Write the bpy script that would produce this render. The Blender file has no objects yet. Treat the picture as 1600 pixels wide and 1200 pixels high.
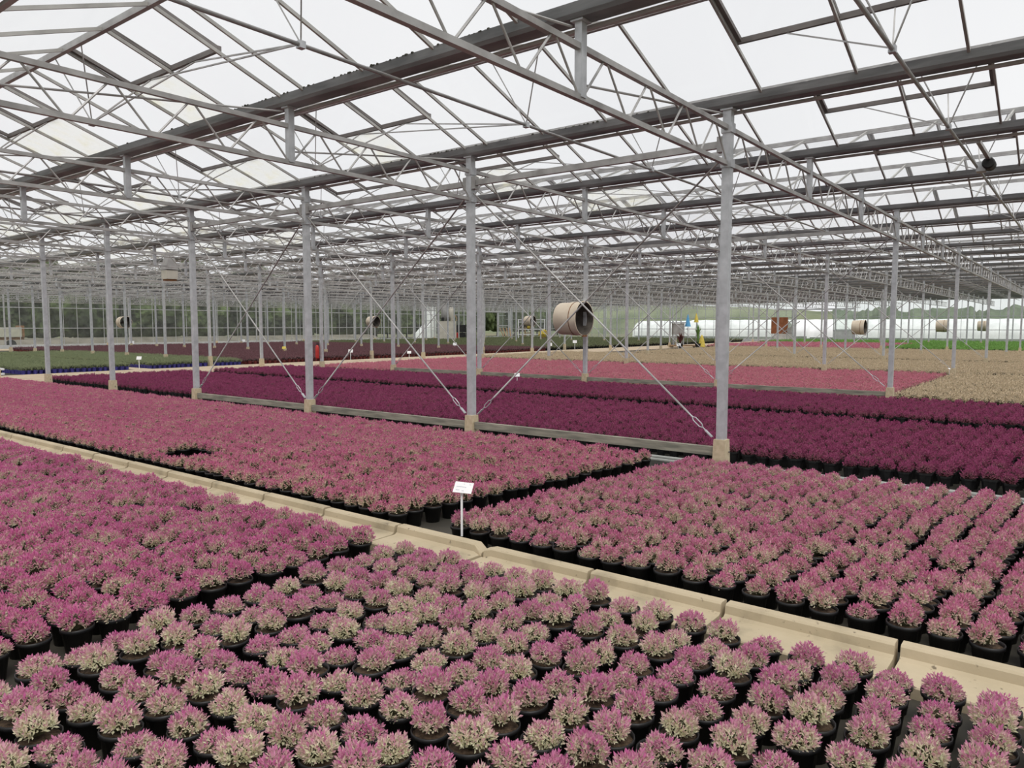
import bpy, bmesh, math, random
from mathutils import Vector, Matrix, noise
R = random.Random(7)
scene = bpy.context.scene
COL = scene.collection
# ---------------------------------------------------------------- camera
H = 1.82
F = 1161.0
PITCH = math.atan(91 / F)
YAW = math.radians(37.85)
FW = Vector((math.cos(YAW) * math.cos(PITCH), math.sin(YAW) * math.cos(PITCH), -math.sin(PITCH)))
RT = Vector((math.sin(YAW), -math.cos(YAW), 0))
UP = RT.cross(FW)
cam = bpy.data.objects.new('camera', bpy.data.cameras.new('camera'))
COL.objects.link(cam)
cam.matrix_world = Matrix(((RT.x, UP.x, -FW.x, 0), (RT.y, UP.y, -FW.y, 0), (RT.z, UP.z, -FW.z, H), (0, 0, 0, 1)))
cam.data.sensor_width = 36
cam.data.lens = 36 * F / 1600
cam.data.clip_start = 0.05
cam.data.clip_end = 1500
scene.camera = cam
# ---------------------------------------------------------------- world, sun, exposure
world = bpy.data.worlds.new('overcast_sky')
scene.world = world
world.use_nodes = True
wn = world.node_tree.nodes
wl = world.node_tree.links
wtc = wn.new('ShaderNodeTexCoord')
wno = wn.new('ShaderNodeTexNoise')
wno.inputs['Scale'].default_value = 1.6
wno.inputs['Detail'].default_value = 4
wcr = wn.new('ShaderNodeValToRGB')
wcr.color_ramp.elements[0].position = 0.3
wcr.color_ramp.elements[0].color = (0.84, 0.85, 0.87, 1)
wcr.color_ramp.elements[1].position = 0.7
wcr.color_ramp.elements[1].color = (0.95, 0.955, 0.965, 1)
wl.new(wtc.outputs['Generated'], wno.inputs['Vector'])
wl.new(wno.outputs['Fac'], wcr.inputs['Fac'])
wl.new(wcr.outputs['Color'], wn['Background'].inputs['Color'])
wn['Background'].inputs['Strength'].default_value = 1.0
sun = bpy.data.objects.new('hazy_sun', bpy.data.lights.new('hazy_sun', 'SUN'))
COL.objects.link(sun)
sun.data.energy = 1.9
sun.data.angle = math.radians(28)
sun.data.color = (1.0, 0.97, 0.92)
sun.rotation_euler = Vector((-0.30, -0.45, 1.0)).to_track_quat('Z', 'Y').to_euler()
vs = scene.view_settings
vs.view_transform = 'Standard'
vs.look = 'None'
vs.exposure = 0.0
vs.gamma = 1.0
vs.use_curve_mapping = False
scene.cycles.transparent_max_bounces = 40
scene.cycles.max_bounces = 8
# ---------------------------------------------------------------- helpers


def proj(p):
    d = Vector(p) - Vector((0, 0, H))
    w = d.dot(FW)
    if w < 0.05:
        return None
    return 800 + F * d.dot(RT) / w, 600 - F * d.dot(UP) / w, w


def in_view(p, m=0):
    q = proj(p)
    return q is not None and -m < q[0] < 1600 + m and -m < q[1] < 1200 + m


ONES = ['zeroth', 'first', 'second', 'third', 'fourth', 'fifth', 'sixth', 'seventh', 'eighth', 'ninth', 'tenth', 'eleventh',
        'twelfth', 'thirteenth', 'fourteenth', 'fifteenth', 'sixteenth', 'seventeenth', 'eighteenth', 'nineteenth']
TENS = {2: ('twenty', 'twentieth'), 3: ('thirty', 'thirtieth'), 4: ('forty', 'fortieth'), 5: ('fifty', 'fiftieth'),
        6: ('sixty', 'sixtieth'), 7: ('seventy', 'seventieth'), 8: ('eighty', 'eightieth'), 9: ('ninety', 'ninetieth')}


def ordw(n):
    if n < 20:
        return ONES[n]
    t, o = divmod(n, 10)
    return TENS[t][1] if o == 0 else TENS[t][0] + '-' + ONES[o]


class MB:
    def __init__(s):
        s.v = []
        s.f = []
        s.mi = []
        s.m = 0

    def quad(s, a, b, c, d):
        n = len(s.v)
        s.v += [tuple(a), tuple(b), tuple(c), tuple(d)]
        s.f.append((n, n + 1, n + 2, n + 3))
        s.mi.append(s.m)

    def hexa(s, p):
        n = len(s.v)
        s.v += [tuple(q) for q in p]
        for q in ((0, 3, 2, 1), (4, 5, 6, 7), (0, 1, 5, 4), (1, 2, 6, 5), (2, 3, 7, 6), (3, 0, 4, 7)):
            s.f.append(tuple(n + i for i in q))
            s.mi.append(s.m)
        return s

    def box(s, x0, x1, y0, y1, z0, z1):
        s.hexa([(x0, y0, z0), (x1, y0, z0), (x1, y1, z0), (x0, y1, z0), (x0, y0, z1), (x1, y0, z1), (x1, y1, z1), (x0, y1, z1)])
        return s

    def bar(s, a, b, w, h=None, upv=(0, 0, 1)):
        a = Vector(a); b = Vector(b)
        h = w if h is None else h
        d = (b - a).normalized()
        u = Vector(upv)
        if abs(d.dot(u)) > 0.98:
            u = Vector((0, 1, 0)) if abs(d.y) < 0.9 else Vector((1, 0, 0))
        r = d.cross(u).normalized() * (w / 2)
        u = r.cross(d).normalized() * (h / 2)
        s.hexa([a - r - u, a + r - u, a + r + u, a - r + u, b - r - u, b + r - u, b + r + u, b - r + u])
        return s

    def tube(s, pts, rad, n=6, cap=True):
        pts = [Vector(p) for p in pts]
        rads = rad if isinstance(rad, (list, tuple)) else [rad] * len(pts)
        base = len(s.v)
        d0 = (pts[1] - pts[0]).normalized()
        ref = Vector((0, 0, 1)) if abs(d0.z) < 0.9 else Vector((1, 0, 0))
        for i, p in enumerate(pts):
            d = (pts[min(i + 1, len(pts) - 1)] - pts[max(i - 1, 0)]).normalized()
            r = d.cross(ref).normalized()
            u = r.cross(d).normalized()
            for k in range(n):
                a = 2 * math.pi * k / n
                s.v.append(tuple(p + (r * math.cos(a) + u * math.sin(a)) * rads[i]))
        for i in range(len(pts) - 1):
            for k in range(n):
                k2 = (k + 1) % n
                s.f.append((base + i * n + k, base + i * n + k2, base + (i + 1) * n + k2, base + (i + 1) * n + k))
                s.mi.append(s.m)
        if cap:
            s.f.append(tuple(base + k for k in range(n))); s.mi.append(s.m)
            e = base + (len(pts) - 1) * n
            s.f.append(tuple(e + n - 1 - k for k in range(n))); s.mi.append(s.m)
        return s

    def lathe(s, prof, n=20, cx=0, cy=0, axis='z', c=(0, 0, 0), cap0=False, cap1=False):
        base = len(s.v)
        for (r, t) in prof:
            for k in range(n):
                a = 2 * math.pi * k / n
                if axis == 'z':
                    s.v.append((c[0] + r * math.cos(a), c[1] + r * math.sin(a), c[2] + t))
                elif axis == 'y':
                    s.v.append((c[0] + r * math.cos(a), c[1] + t, c[2] + r * math.sin(a)))
                else:
                    s.v.append((c[0] + t, c[1] + r * math.cos(a), c[2] + r * math.sin(a)))
        for i in range(len(prof) - 1):
            for k in range(n):
                k2 = (k + 1) % n
                s.f.append((base + i * n + k, base + i * n + k2, base + (i + 1) * n + k2, base + (i + 1) * n + k))
                s.mi.append(s.m)
        if cap0:
            s.f.append(tuple(base + n - 1 - k for k in range(n))); s.mi.append(s.m)
        if cap1:
            e = base + (len(prof) - 1) * n
            s.f.append(tuple(e + k for k in range(n))); s.mi.append(s.m)
        return s

    def mesh(s, name, mats, smooth=False):
        me = bpy.data.meshes.new(name)
        me.from_pydata(s.v, [], s.f)
        if not isinstance(mats, (list, tuple)):
            mats = [mats]
        for m in mats:
            me.materials.append(m)
        if len(mats) > 1:
            me.polygons.foreach_set('material_index', s.mi)
        if smooth:
            me.polygons.foreach_set('use_smooth', [True] * len(me.polygons))
        me.update()
        return me

    def build(s, name, mats, parent=None, smooth=False):
        return obj(name, s.mesh(name, mats, smooth), parent)


def obj(name, data, parent=None, loc=None, rz=None):
    o = bpy.data.objects.new(name, data)
    COL.objects.link(o)
    if parent:
        o.parent = parent
    if loc is not None:
        o.location = loc
    if rz is not None:
        o.rotation_euler = (0, 0, rz)
    return o


def tag(o, label=None, cat=None, group=None, kind=None):
    if label: o['label'] = label
    if cat: o['category'] = cat
    if group: o['group'] = group
    if kind: o['kind'] = kind
    return o


def thing(name, label, cat, loc=(0, 0, 0), rz=0, group=None):
    return tag(obj(name, None, None, loc, rz), label, cat, group)


# ---------------------------------------------------------------- materials
def newmat(name):
    m = bpy.data.materials.new(name)
    m.use_nodes = True
    nt = m.node_tree
    return m, nt.nodes, nt.links, nt.nodes['Principled BSDF']


def noisy(name, c1, c2, scale=6, rough=0.6, metal=0.0, bump=0.0, lo=0.35, hi=0.65, detail=5, coord='Object', stretch=None, spec=0.4):
    m, n, l, b = newmat(name)
    tc = n.new('ShaderNodeTexCoord')
    src = tc.outputs[coord]
    if stretch:
        mp = n.new('ShaderNodeMapping')
        mp.inputs['Scale'].default_value = stretch
        l.new(src, mp.inputs['Vector'])
        src = mp.outputs['Vector']
    t = n.new('ShaderNodeTexNoise')
    t.inputs['Scale'].default_value = scale
    t.inputs['Detail'].default_value = detail
    l.new(src, t.inputs['Vector'])
    r = n.new('ShaderNodeValToRGB')
    r.color_ramp.elements[0].position = lo
    r.color_ramp.elements[0].color = (*c1, 1)
    r.color_ramp.elements[1].position = hi
    r.color_ramp.elements[1].color = (*c2, 1)
    l.new(t.outputs['Fac'], r.inputs['Fac'])
    l.new(r.outputs['Color'], b.inputs['Base Color'])
    b.inputs['Roughness'].default_value = rough
    b.inputs['Metallic'].default_value = metal
    b.inputs['Specular IOR Level'].default_value = spec
    if bump:
        bp = n.new('ShaderNodeBump')
        bp.inputs['Strength'].default_value = bump
        bp.inputs['Distance'].default_value = 0.01
        l.new(t.outputs['Fac'], bp.inputs['Height'])
        l.new(bp.outputs['Normal'], b.inputs['Normal'])
    return m


M = {}
M['galv'] = noisy('galvanised_steel', (0.43, 0.44, 0.455), (0.60, 0.61, 0.63), 9, 0.45, 0.35, lo=0.3, hi=0.7)
M['tube'] = noisy('steel_tube', (0.33, 0.32, 0.31), (0.47, 0.46, 0.45), 5, 0.5, 0.35)
M['rod'] = noisy('web_rod_steel', (0.37, 0.36, 0.35), (0.53, 0.52, 0.51), 4, 0.5, 0.3)
M['gutter'] = noisy('weathered_gutter', (0.17, 0.175, 0.18), (0.29, 0.295, 0.30), 4, 0.55, 0.2, stretch=(1, 0.4, 3))
M['channel'] = noisy('pale_channel', (0.42, 0.38, 0.38), (0.55, 0.50, 0.49), 3, 0.5, 0.2)
M['alu'] = noisy('aluminium_bar', (0.36, 0.35, 0.33), (0.52, 0.51, 0.48), 3, 0.5, 0.3)
M['ventrail'] = noisy('vent_rail', (0.13, 0.115, 0.11), (0.22, 0.20, 0.19), 3, 0.6, 0.1)
M['moss'] = noisy('moss', (0.02, 0.02, 0.015), (0.06, 0.06, 0.04), 40, 0.95)
M['foot'] = noisy('cast_concrete_tan', (0.50, 0.41, 0.27), (0.62, 0.52, 0.36), 14, 0.9, bump=0.15)
M['kerbbeam'] = noisy('grey_concrete_beam', (0.19, 0.185, 0.15), (0.36, 0.34, 0.27), 5, 0.85, bump=0.2, stretch=(1, 0.5, 4))
M['floor'] = noisy('wet_dark_floor', (0.026, 0.024, 0.019), (0.075, 0.067, 0.052), 1.2, 0.7, bump=0.05, lo=0.3, hi=0.7)
M['walk'] = noisy('pale_concrete_walk', (0.46, 0.36, 0.25), (0.58, 0.47, 0.34), 1.5, 0.9)
M['ground'] = noisy('grass_and_soil', (0.20, 0.17, 0.12), (0.12, 0.15, 0.06), 0.15, 0.95)
M['pot'] = noisy('black_plastic_pot', (0.010, 0.010, 0.011), (0.020, 0.020, 0.020), 12, 0.45, spec=0.35)
M['bluepot'] = noisy('blue_plastic_pot', (0.06, 0.05, 0.25), (0.09, 0.075, 0.34), 8, 0.5)
M['redpot'] = noisy('red_plastic_pot', (0.16, 0.03, 0.03), (0.22, 0.045, 0.04), 8, 0.5)
M['soil'] = noisy('potting_compost', (0.03, 0.018, 0.010), (0.10, 0.065, 0.04), 60, 0.95, bump=0.6)
M['white'] = noisy('white_plastic', (0.80, 0.80, 0.80), (0.88, 0.88, 0.88), 6, 0.5)
M['ink'] = noisy('faint_grey_print', (0.45, 0.46, 0.50), (0.55, 0.56, 0.60), 20, 0.7)
M['pipe'] = noisy('white_heating_pipe', (0.42, 0.43, 0.40), (0.55, 0.56, 0.52), 3, 0.45)
M['fan'] = noisy('aged_fibreglass', (0.62, 0.52, 0.40), (0.78, 0.68, 0.54), 2.2, 0.6, lo=0.3, hi=0.7)
M['fanin'] = noisy('dark_duct_inside', (0.05, 0.042, 0.035), (0.11, 0.095, 0.08), 5, 0.9)  # much darker than the shell, shared by lining, motor and blades
M['rust'] = noisy('rust', (0.16, 0.07, 0.03), (0.30, 0.15, 0.07), 8, 0.9)
M['rustdoor'] = noisy('red_brown_painted_board', (0.22, 0.075, 0.03), (0.34, 0.13, 0.06), 2, 0.8)
M['black'] = noisy('black_rubber', (0.012, 0.012, 0.012), (0.03, 0.03, 0.03), 5, 0.6)
M['red'] = noisy('red_paint', (0.45, 0.03, 0.025), (0.55, 0.05, 0.04), 5, 0.4)
M['beige'] = noisy('beige_sheet_metal', (0.50, 0.47, 0.40), (0.60, 0.57, 0.49), 2, 0.6)
M['grey'] = noisy('grey_machine_paint', (0.30, 0.29, 0.28), (0.40, 0.39, 0.38), 3, 0.6)
M['timber'] = noisy('weathered_timber', (0.26, 0.17, 0.10), (0.42, 0.30, 0.19), 6, 0.85, stretch=(1, 1, 0.2))
M['yellow'] = noisy('yellow_plastic', (0.62, 0.47, 0.06), (0.75, 0.60, 0.12), 5, 0.5)
M['blue'] = noisy('light_blue_cloth', (0.10, 0.36, 0.66), (0.16, 0.45, 0.75), 4, 0.8)
M['tunnel'] = noisy('white_polythene', (0.78, 0.79, 0.80), (0.90, 0.90, 0.91), 1.2, 0.45, bump=0.2)
M['skirt'] = noisy('tunnel_skirt', (0.22, 0.25, 0.22), (0.34, 0.36, 0.33), 2, 0.8)
M['sill'] = noisy('wall_sill', (0.50, 0.51, 0.50), (0.62, 0.63, 0.62), 2, 0.7)
M['hill'] = noisy('distant_hillside', (0.11, 0.135, 0.075), (0.23, 0.25, 0.155), 0.09, 0.95, detail=8)
M['woods'] = noisy('distant_wood', (0.07, 0.095, 0.06), (0.16, 0.20, 0.13), 0.25, 0.95, detail=8)
M['treeA'] = noisy('tree_foliage', (0.016, 0.024, 0.010), (0.115, 0.155, 0.055), 1.1, 0.9, detail=9, bump=1.0, lo=0.38, hi=0.68)
M['bark'] = noisy('bark', (0.05, 0.04, 0.03), (0.10, 0.08, 0.06), 6, 0.95)


def glass(name, milk0, milk1, tint, dirt=None, dlo=0.45, dhi=0.75, dmix=0.5):
    m = bpy.data.materials.new(name)
    m.use_nodes = True
    n, l = m.node_tree.nodes, m.node_tree.links
    n.clear()
    out = n.new('ShaderNodeOutputMaterial')
    tc = n.new('ShaderNodeTexCoord')
    ns = n.new('ShaderNodeTexNoise')
    ns.inputs['Scale'].default_value = 1.3
    ns.inputs['Detail'].default_value = 6
    l.new(tc.outputs['Object'], ns.inputs['Vector'])
    mr = n.new('ShaderNodeMapRange')
    mr.inputs['From Min'].default_value = 0.3
    mr.inputs['From Max'].default_value = 0.7
    mr.inputs['To Min'].default_value = milk0
    mr.inputs['To Max'].default_value = milk1
    l.new(ns.outputs['Fac'], mr.inputs['Value'])
    tr = n.new('ShaderNodeBsdfTransparent')
    tr.inputs['Color'].default_value = (*tint, 1)
    df = n.new('ShaderNodeBsdfDiffuse')
    tl = n.new('ShaderNodeBsdfTranslucent')
    milkcol = (0.93, 0.93, 0.92, 1)
    df.inputs['Color'].default_value = milkcol
    tl.inputs['Color'].default_value = milkcol
    mm = n.new('ShaderNodeMixShader')
    mm.inputs[0].default_value = 0.75
    l.new(df.outputs[0], mm.inputs[1]); l.new(tl.outputs[0], mm.inputs[2])
    fac = mr.outputs[0]
    if dirt:
        d2 = n.new('ShaderNodeTexNoise')
        d2.inputs['Scale'].default_value = 2.2
        d2.inputs['Detail'].default_value = 8
        l.new(tc.outputs['Object'], d2.inputs['Vector'])
        rr = n.new('ShaderNodeMapRange')
        rr.inputs['From Min'].default_value = dlo
        rr.inputs['From Max'].default_value = dhi
        l.new(d2.outputs['Fac'], rr.inputs['Value'])
        mc = n.new('ShaderNodeMix'); mc.data_type = 'RGBA'
        mc.inputs['A'].default_value = milkcol
        mc.inputs['B'].default_value = (*dirt, 1)
        l.new(rr.outputs[0], mc.inputs['Factor'])
        l.new(mc.outputs['Result'], df.inputs['Color']); l.new(mc.outputs['Result'], tl.inputs['Color'])
        ma = n.new('ShaderNodeMath'); ma.operation = 'MULTIPLY_ADD'
        ma.inputs[1].default_value = dmix
        l.new(rr.outputs[0], ma.inputs[0]); l.new(mr.outputs[0], ma.inputs[2])
        ma.use_clamp = True
        fac = ma.outputs[0]
    mx = n.new('ShaderNodeMixShader')
    l.new(fac, mx.inputs[0]); l.new(tr.outputs[0], mx.inputs[1]); l.new(mm.outputs[0], mx.inputs[2])
    gl = n.new('ShaderNodeBsdfGlossy')
    gl.inputs['Roughness'].default_value = 0.06
    lw = n.new('ShaderNodeLayerWeight'); lw.inputs['Blend'].default_value = 0.12
    mf = n.new('ShaderNodeMath'); mf.operation = 'MULTIPLY'; mf.inputs[1].default_value = 0.16
    l.new(lw.outputs['Facing'], mf.inputs[0])
    m2 = n.new('ShaderNodeMixShader')
    l.new(mf.outputs[0], m2.inputs[0]); l.new(mx.outputs[0], m2.inputs[1]); l.new(gl.outputs[0], m2.inputs[2])
    l.new(m2.outputs[0], out.inputs['Surface'])
    return m


M['roofglass'] = glass('roof_glass', 0.012, 0.05, (0.988, 0.99, 0.992))
M['roofglass2'] = glass('roof_glass_slab', 0.006, 0.025, (0.994, 0.995, 0.996))
M['algae'] = glass('roof_glass_with_algae', 0.05, 0.12, (0.97, 0.97, 0.95), (0.88, 0.84, 0.58), 0.47, 0.66, 0.26)
M['wallglass'] = glass('wall_glass', 0.03, 0.09, (0.95, 0.97, 0.955))


def leafmat(name, low, tip, tip2, core, thr=0.5, var=0.5, rough=0.55):
    m, n, l, b = newmat(name)
    at = n.new('ShaderNodeAttribute'); at.attribute_name = 'leafcol'
    sp = n.new('ShaderNodeSeparateColor')
    l.new(at.outputs['Color'], sp.inputs[0])
    oi = n.new('ShaderNodeObjectInfo')
    # tip factor shifted per plant
    mr = n.new('ShaderNodeMapRange')
    mr.inputs['To Min'].default_value = -var; mr.inputs['To Max'].default_value = var
    l.new(oi.outputs['Random'], mr.inputs['Value'])
    ad = n.new('ShaderNodeMath'); ad.operation = 'ADD'
    l.new(sp.outputs[0], ad.inputs[0]); l.new(mr.outputs[0], ad.inputs[1])
    m2 = n.new('ShaderNodeMapRange')
    m2.inputs['From Min'].default_value = thr - 0.28; m2.inputs['From Max'].default_value = thr + 0.28
    l.new(ad.outputs[0], m2.inputs['Value'])
    tc = n.new('ShaderNodeMix'); tc.data_type = 'RGBA'
    tc.inputs['A'].default_value = (*tip, 1); tc.inputs['B'].default_value = (*tip2, 1)
    l.new(sp.outputs[1], tc.inputs['Factor'])
    mx = n.new('ShaderNodeMix'); mx.data_type = 'RGBA'
    mx.inputs['A'].default_value = (*low, 1)
    l.new(m2.outputs[0], mx.inputs['Factor']); l.new(tc.outputs['Result'], mx.inputs['B'])
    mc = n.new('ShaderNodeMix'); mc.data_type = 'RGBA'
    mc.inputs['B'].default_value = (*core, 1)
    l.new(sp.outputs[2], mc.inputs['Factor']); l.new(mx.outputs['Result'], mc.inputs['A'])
    l.new(mc.outputs['Result'], b.inputs['Base Color'])
    b.inputs['Roughness'].default_value = rough
    b.inputs['Specular IOR Level'].default_value = 0.3
    tl = n.new('ShaderNodeBsdfTranslucent')
    l.new(mc.outputs['Result'], tl.inputs['Color'])
    ms = n.new('ShaderNodeMixShader'); ms.inputs[0].default_value = 0.25
    l.new(b.outputs[0], ms.inputs[1]); l.new(tl.outputs[0], ms.inputs[2])
    l.new(ms.outputs[0], n['Material Output'].inputs['Surface'])
    return m


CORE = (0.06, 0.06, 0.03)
M['leaf_front'] = leafmat('leaf_cream_pink', (0.80, 0.79, 0.56), (0.54, 0.12, 0.32), (0.66, 0.32, 0.44), CORE, 0.58, 0.16)
M['leaf_left'] = leafmat('leaf_magenta', (0.74, 0.69, 0.50), (0.55, 0.09, 0.30), (0.64, 0.25, 0.39), CORE, 0.48, 0.16)
M['leaf_midL'] = leafmat('leaf_rose', (0.70, 0.61, 0.43), (0.57, 0.115, 0.285), (0.65, 0.27, 0.36), CORE, 0.46, 0.16)
M['leaf_midR'] = leafmat('leaf_rose_pale', (0.74, 0.69, 0.50), (0.56, 0.13, 0.30), (0.65, 0.30, 0.395), CORE, 0.50, 0.16)
M['leaf_purple'] = leafmat('leaf_dark_purple', (0.34, 0.14, 0.17), (0.30, 0.05, 0.145), (0.40, 0.095, 0.20), (0.05, 0.02, 0.02), 0.4, 0.2)
M['leaf_pink'] = leafmat('leaf_salmon_pink', (0.66, 0.48, 0.38), (0.64, 0.18, 0.27), (0.70, 0.30, 0.36), (0.12, 0.06, 0.05), 0.42, 0.2)  # far leaf colours from here down are paler and greyer, with some haze painted in
M['leaf_tan'] = leafmat('leaf_straw', (0.70, 0.58, 0.40), (0.58, 0.47, 0.31), (0.72, 0.58, 0.42), (0.12, 0.10, 0.06), 0.5, 0.3)
M['leaf_olive'] = leafmat('leaf_olive_green', (0.27, 0.30, 0.17), (0.33, 0.37, 0.21), (0.25, 0.29, 0.16), (0.05, 0.06, 0.03), 0.5, 0.3)
M['leaf_maroon'] = leafmat('leaf_maroon', (0.21, 0.11, 0.115), (0.25, 0.115, 0.135), (0.19, 0.10, 0.105), (0.04, 0.02, 0.02), 0.5, 0.3)
M['leaf_dkgreen'] = leafmat('leaf_dull_green', (0.20, 0.20, 0.12), (0.21, 0.24, 0.12), (0.17, 0.19, 0.10), (0.04, 0.04, 0.02), 0.5, 0.3)
M['leaf_bright'] = leafmat('leaf_bright_green', (0.22, 0.40, 0.10), (0.26, 0.48, 0.12), (0.20, 0.38, 0.09), (0.04, 0.08, 0.02), 0.5, 0.3)

# ---------------------------------------------------------------- key dimensions
X0 = 8.6            # first column row
BAY = 3.2
SPAN = 9.6
Y0 = 3.47           # first girder line
GSP = 4.0
XE = 85.4
YE = 67.47
YS = -6.53
XS = -1.0
ZG0, ZG1 = 4.345, 4.455
ZR = 4.98
ZT, ZB = 4.13, 3.72
gut_x = [XS + BAY * i for i in range(28)]        # -1 .. 85.4
# ---------------------------------------------------------------- ground and floor
g = MB().box(-400, 600, -400, 600, -0.6, -0.06).build('ground', M['ground'])
tag(g, kind='structure')
fl = MB().box(XS - 3, XE + 0.1, YS - 2, YE + 0.1, -0.05, 0.0).build('floor', M['floor'])
tag(fl, kind='structure')
wk = MB().box(XS - 3, XE - 0.3, 26.6, 30.85, 0.0, 0.03)
wk.box(14.55, 15.25, 30.85, 50, 0.0, 0.03)
wk.box(XS - 3, XE - 0.3, 62.5, 66.8, 0.0, 0.03)
wk.box(56.0, 57.2, -6, 26.6, 0.0, 0.03)
wk.build('walkway', M['walk'], fl)

# path of concrete channel slabs along Y at X 3.97..4.37
path = obj('concrete_path', None)
tag(path, 'narrow tan concrete channel path of kerbed slabs between the pink plant beds', 'path')
M['slab'] = None


def slabmat():
    m, n, l, b = newmat('stained_tan_concrete')
    tc = n.new('ShaderNodeTexCoord'); oi = n.new('ShaderNodeObjectInfo')
    va = n.new('ShaderNodeVectorMath'); va.operation = 'ADD'
    l.new(tc.outputs['Object'], va.inputs[0]); l.new(oi.outputs['Location'], va.inputs[1])
    t = n.new('ShaderNodeTexNoise'); t.inputs['Scale'].default_value = 2.6; t.inputs['Detail'].default_value = 8
    l.new(va.outputs[0], t.inputs['Vector'])
    r = n.new('ShaderNodeValToRGB')
    e = r.color_ramp.elements
    e[0].position = 0.30; e[0].color = (0.30, 0.25, 0.17, 1)
    e[1].position = 0.72; e[1].color = (0.57, 0.475, 0.33, 1)
    e.new(0.45).color = (0.48, 0.40, 0.27, 1)
    l.new(t.outputs['Fac'], r.inputs['Fac'])
    t2 = n.new('ShaderNodeTexNoise'); t2.inputs['Scale'].default_value = 26; t2.inputs['Detail'].default_value = 4
    l.new(va.outputs[0], t2.inputs['Vector'])
    r2 = n.new('ShaderNodeMapRange'); r2.inputs['From Min'].default_value = 0.66; r2.inputs['From Max'].default_value = 0.74
    l.new(t2.outputs['Fac'], r2.inputs['Value'])
    mx = n.new('ShaderNodeMix'); mx.data_type = 'RGBA'
    mx.inputs['B'].default_value = (0.20, 0.16, 0.11, 1)
    l.new(r2.outputs[0], mx.inputs['Factor']); l.new(r.outputs['Color'], mx.inputs['A'])
    l.new(mx.outputs['Result'], b.inputs['Base Color'])
    b.inputs['Roughness'].default_value = 0.9
    bp = n.new('ShaderNodeBump'); bp.inputs['Strength'].default_value = 0.2; bp.inputs['Distance'].default_value = 0.01
    l.new(t2.outputs['Fac'], bp.inputs['Height']); l.new(bp.outputs['Normal'], b.inputs['Normal'])
    return m


M['slab'] = slabmat()


def slab_mesh(name, notch0=0.0, notch1=0.0, L=0.932):
    # L profile: tread 3.97..4.27 z .06 ; kerb 4.27..4.37 z .125 with bevelled inner edge
    prof = [(3.965, 0.0), (3.965, 0.055), (3.972, 0.062), (4.25, 0.062), (4.272, 0.075), (4.280, 0.122), (4.292, 0.132), (4.360, 0.132), (4.372, 0.122), (4.372, 0.0)]
    m = MB()
    ys = [0.0, 0.07, L - 0.07, L]
    base = []
    for yi, y in enumerate(ys):
        row = []
        cut = notch0 if yi == 0 else (notch1 if yi == 3 else 0)
        for (x, z) in prof:
            zz = z if not (x > 4.26 and z > 0.07) else max(0.05, z - cut)
            row.append(len(m.v)); m.v.append((x, y, zz))
        base.append(row)
    n = len(prof)
    for a in range(3):
        for k in range(n):
            k2 = (k + 1) % n
            m.f.append((base[a][k], base[a][k2], base[a + 1][k2], base[a + 1][k])); m.mi.append(0)
    m.f.append(tuple(reversed(base[0]))); m.mi.append(0)
    m.f.append(tuple(base[3])); m.mi.append(0)
    return m.mesh(name, M['slab'])


slabA = slab_mesh('slab')
slabN = slab_mesh('slab', notch0=0.055)
slabM = slab_mesh('slab', notch1=0.02)
for i in range(-3, 28):
    y = 0.73 + 0.96 * i
    me = slabN if i == 3 else (slabM if i == 2 else slabA)
    o = obj('slab', me, path, (R.uniform(-.006, .006), y + 0.014, R.uniform(-.004, .004)))

# ---------------------------------------------------------------- plants


def leaf(m, cols, p, d, L, w, tipf, rnd, core=0.0):
    d = d.normalized()
    side = d.cross(Vector((R.uniform(-1, 1), R.uniform(-1, 1), R.uniform(-.3, 1.0))))
    if side.length < 1e-3:
        side = Vector((1, 0, 0))
    side = side.normalized() * (w / 2)
    mid = p + d * (L * 0.55)
    nrm = side.cross(d).normalized() * (L * 0.10)
    a = len(m.v)
    m.v += [tuple(p), tuple(mid - side + nrm), tuple(p + d * L), tuple(mid + side + nrm)]
    m.f += [(a, a + 1, a + 2), (a, a + 2, a + 3)]
    m.mi += [0, 0]
    cols += [(max(0, tipf - 0.12), rnd, core), (tipf, rnd, core), (min(1, tipf + 0.1), rnd, core), (tipf, rnd, core)]


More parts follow.
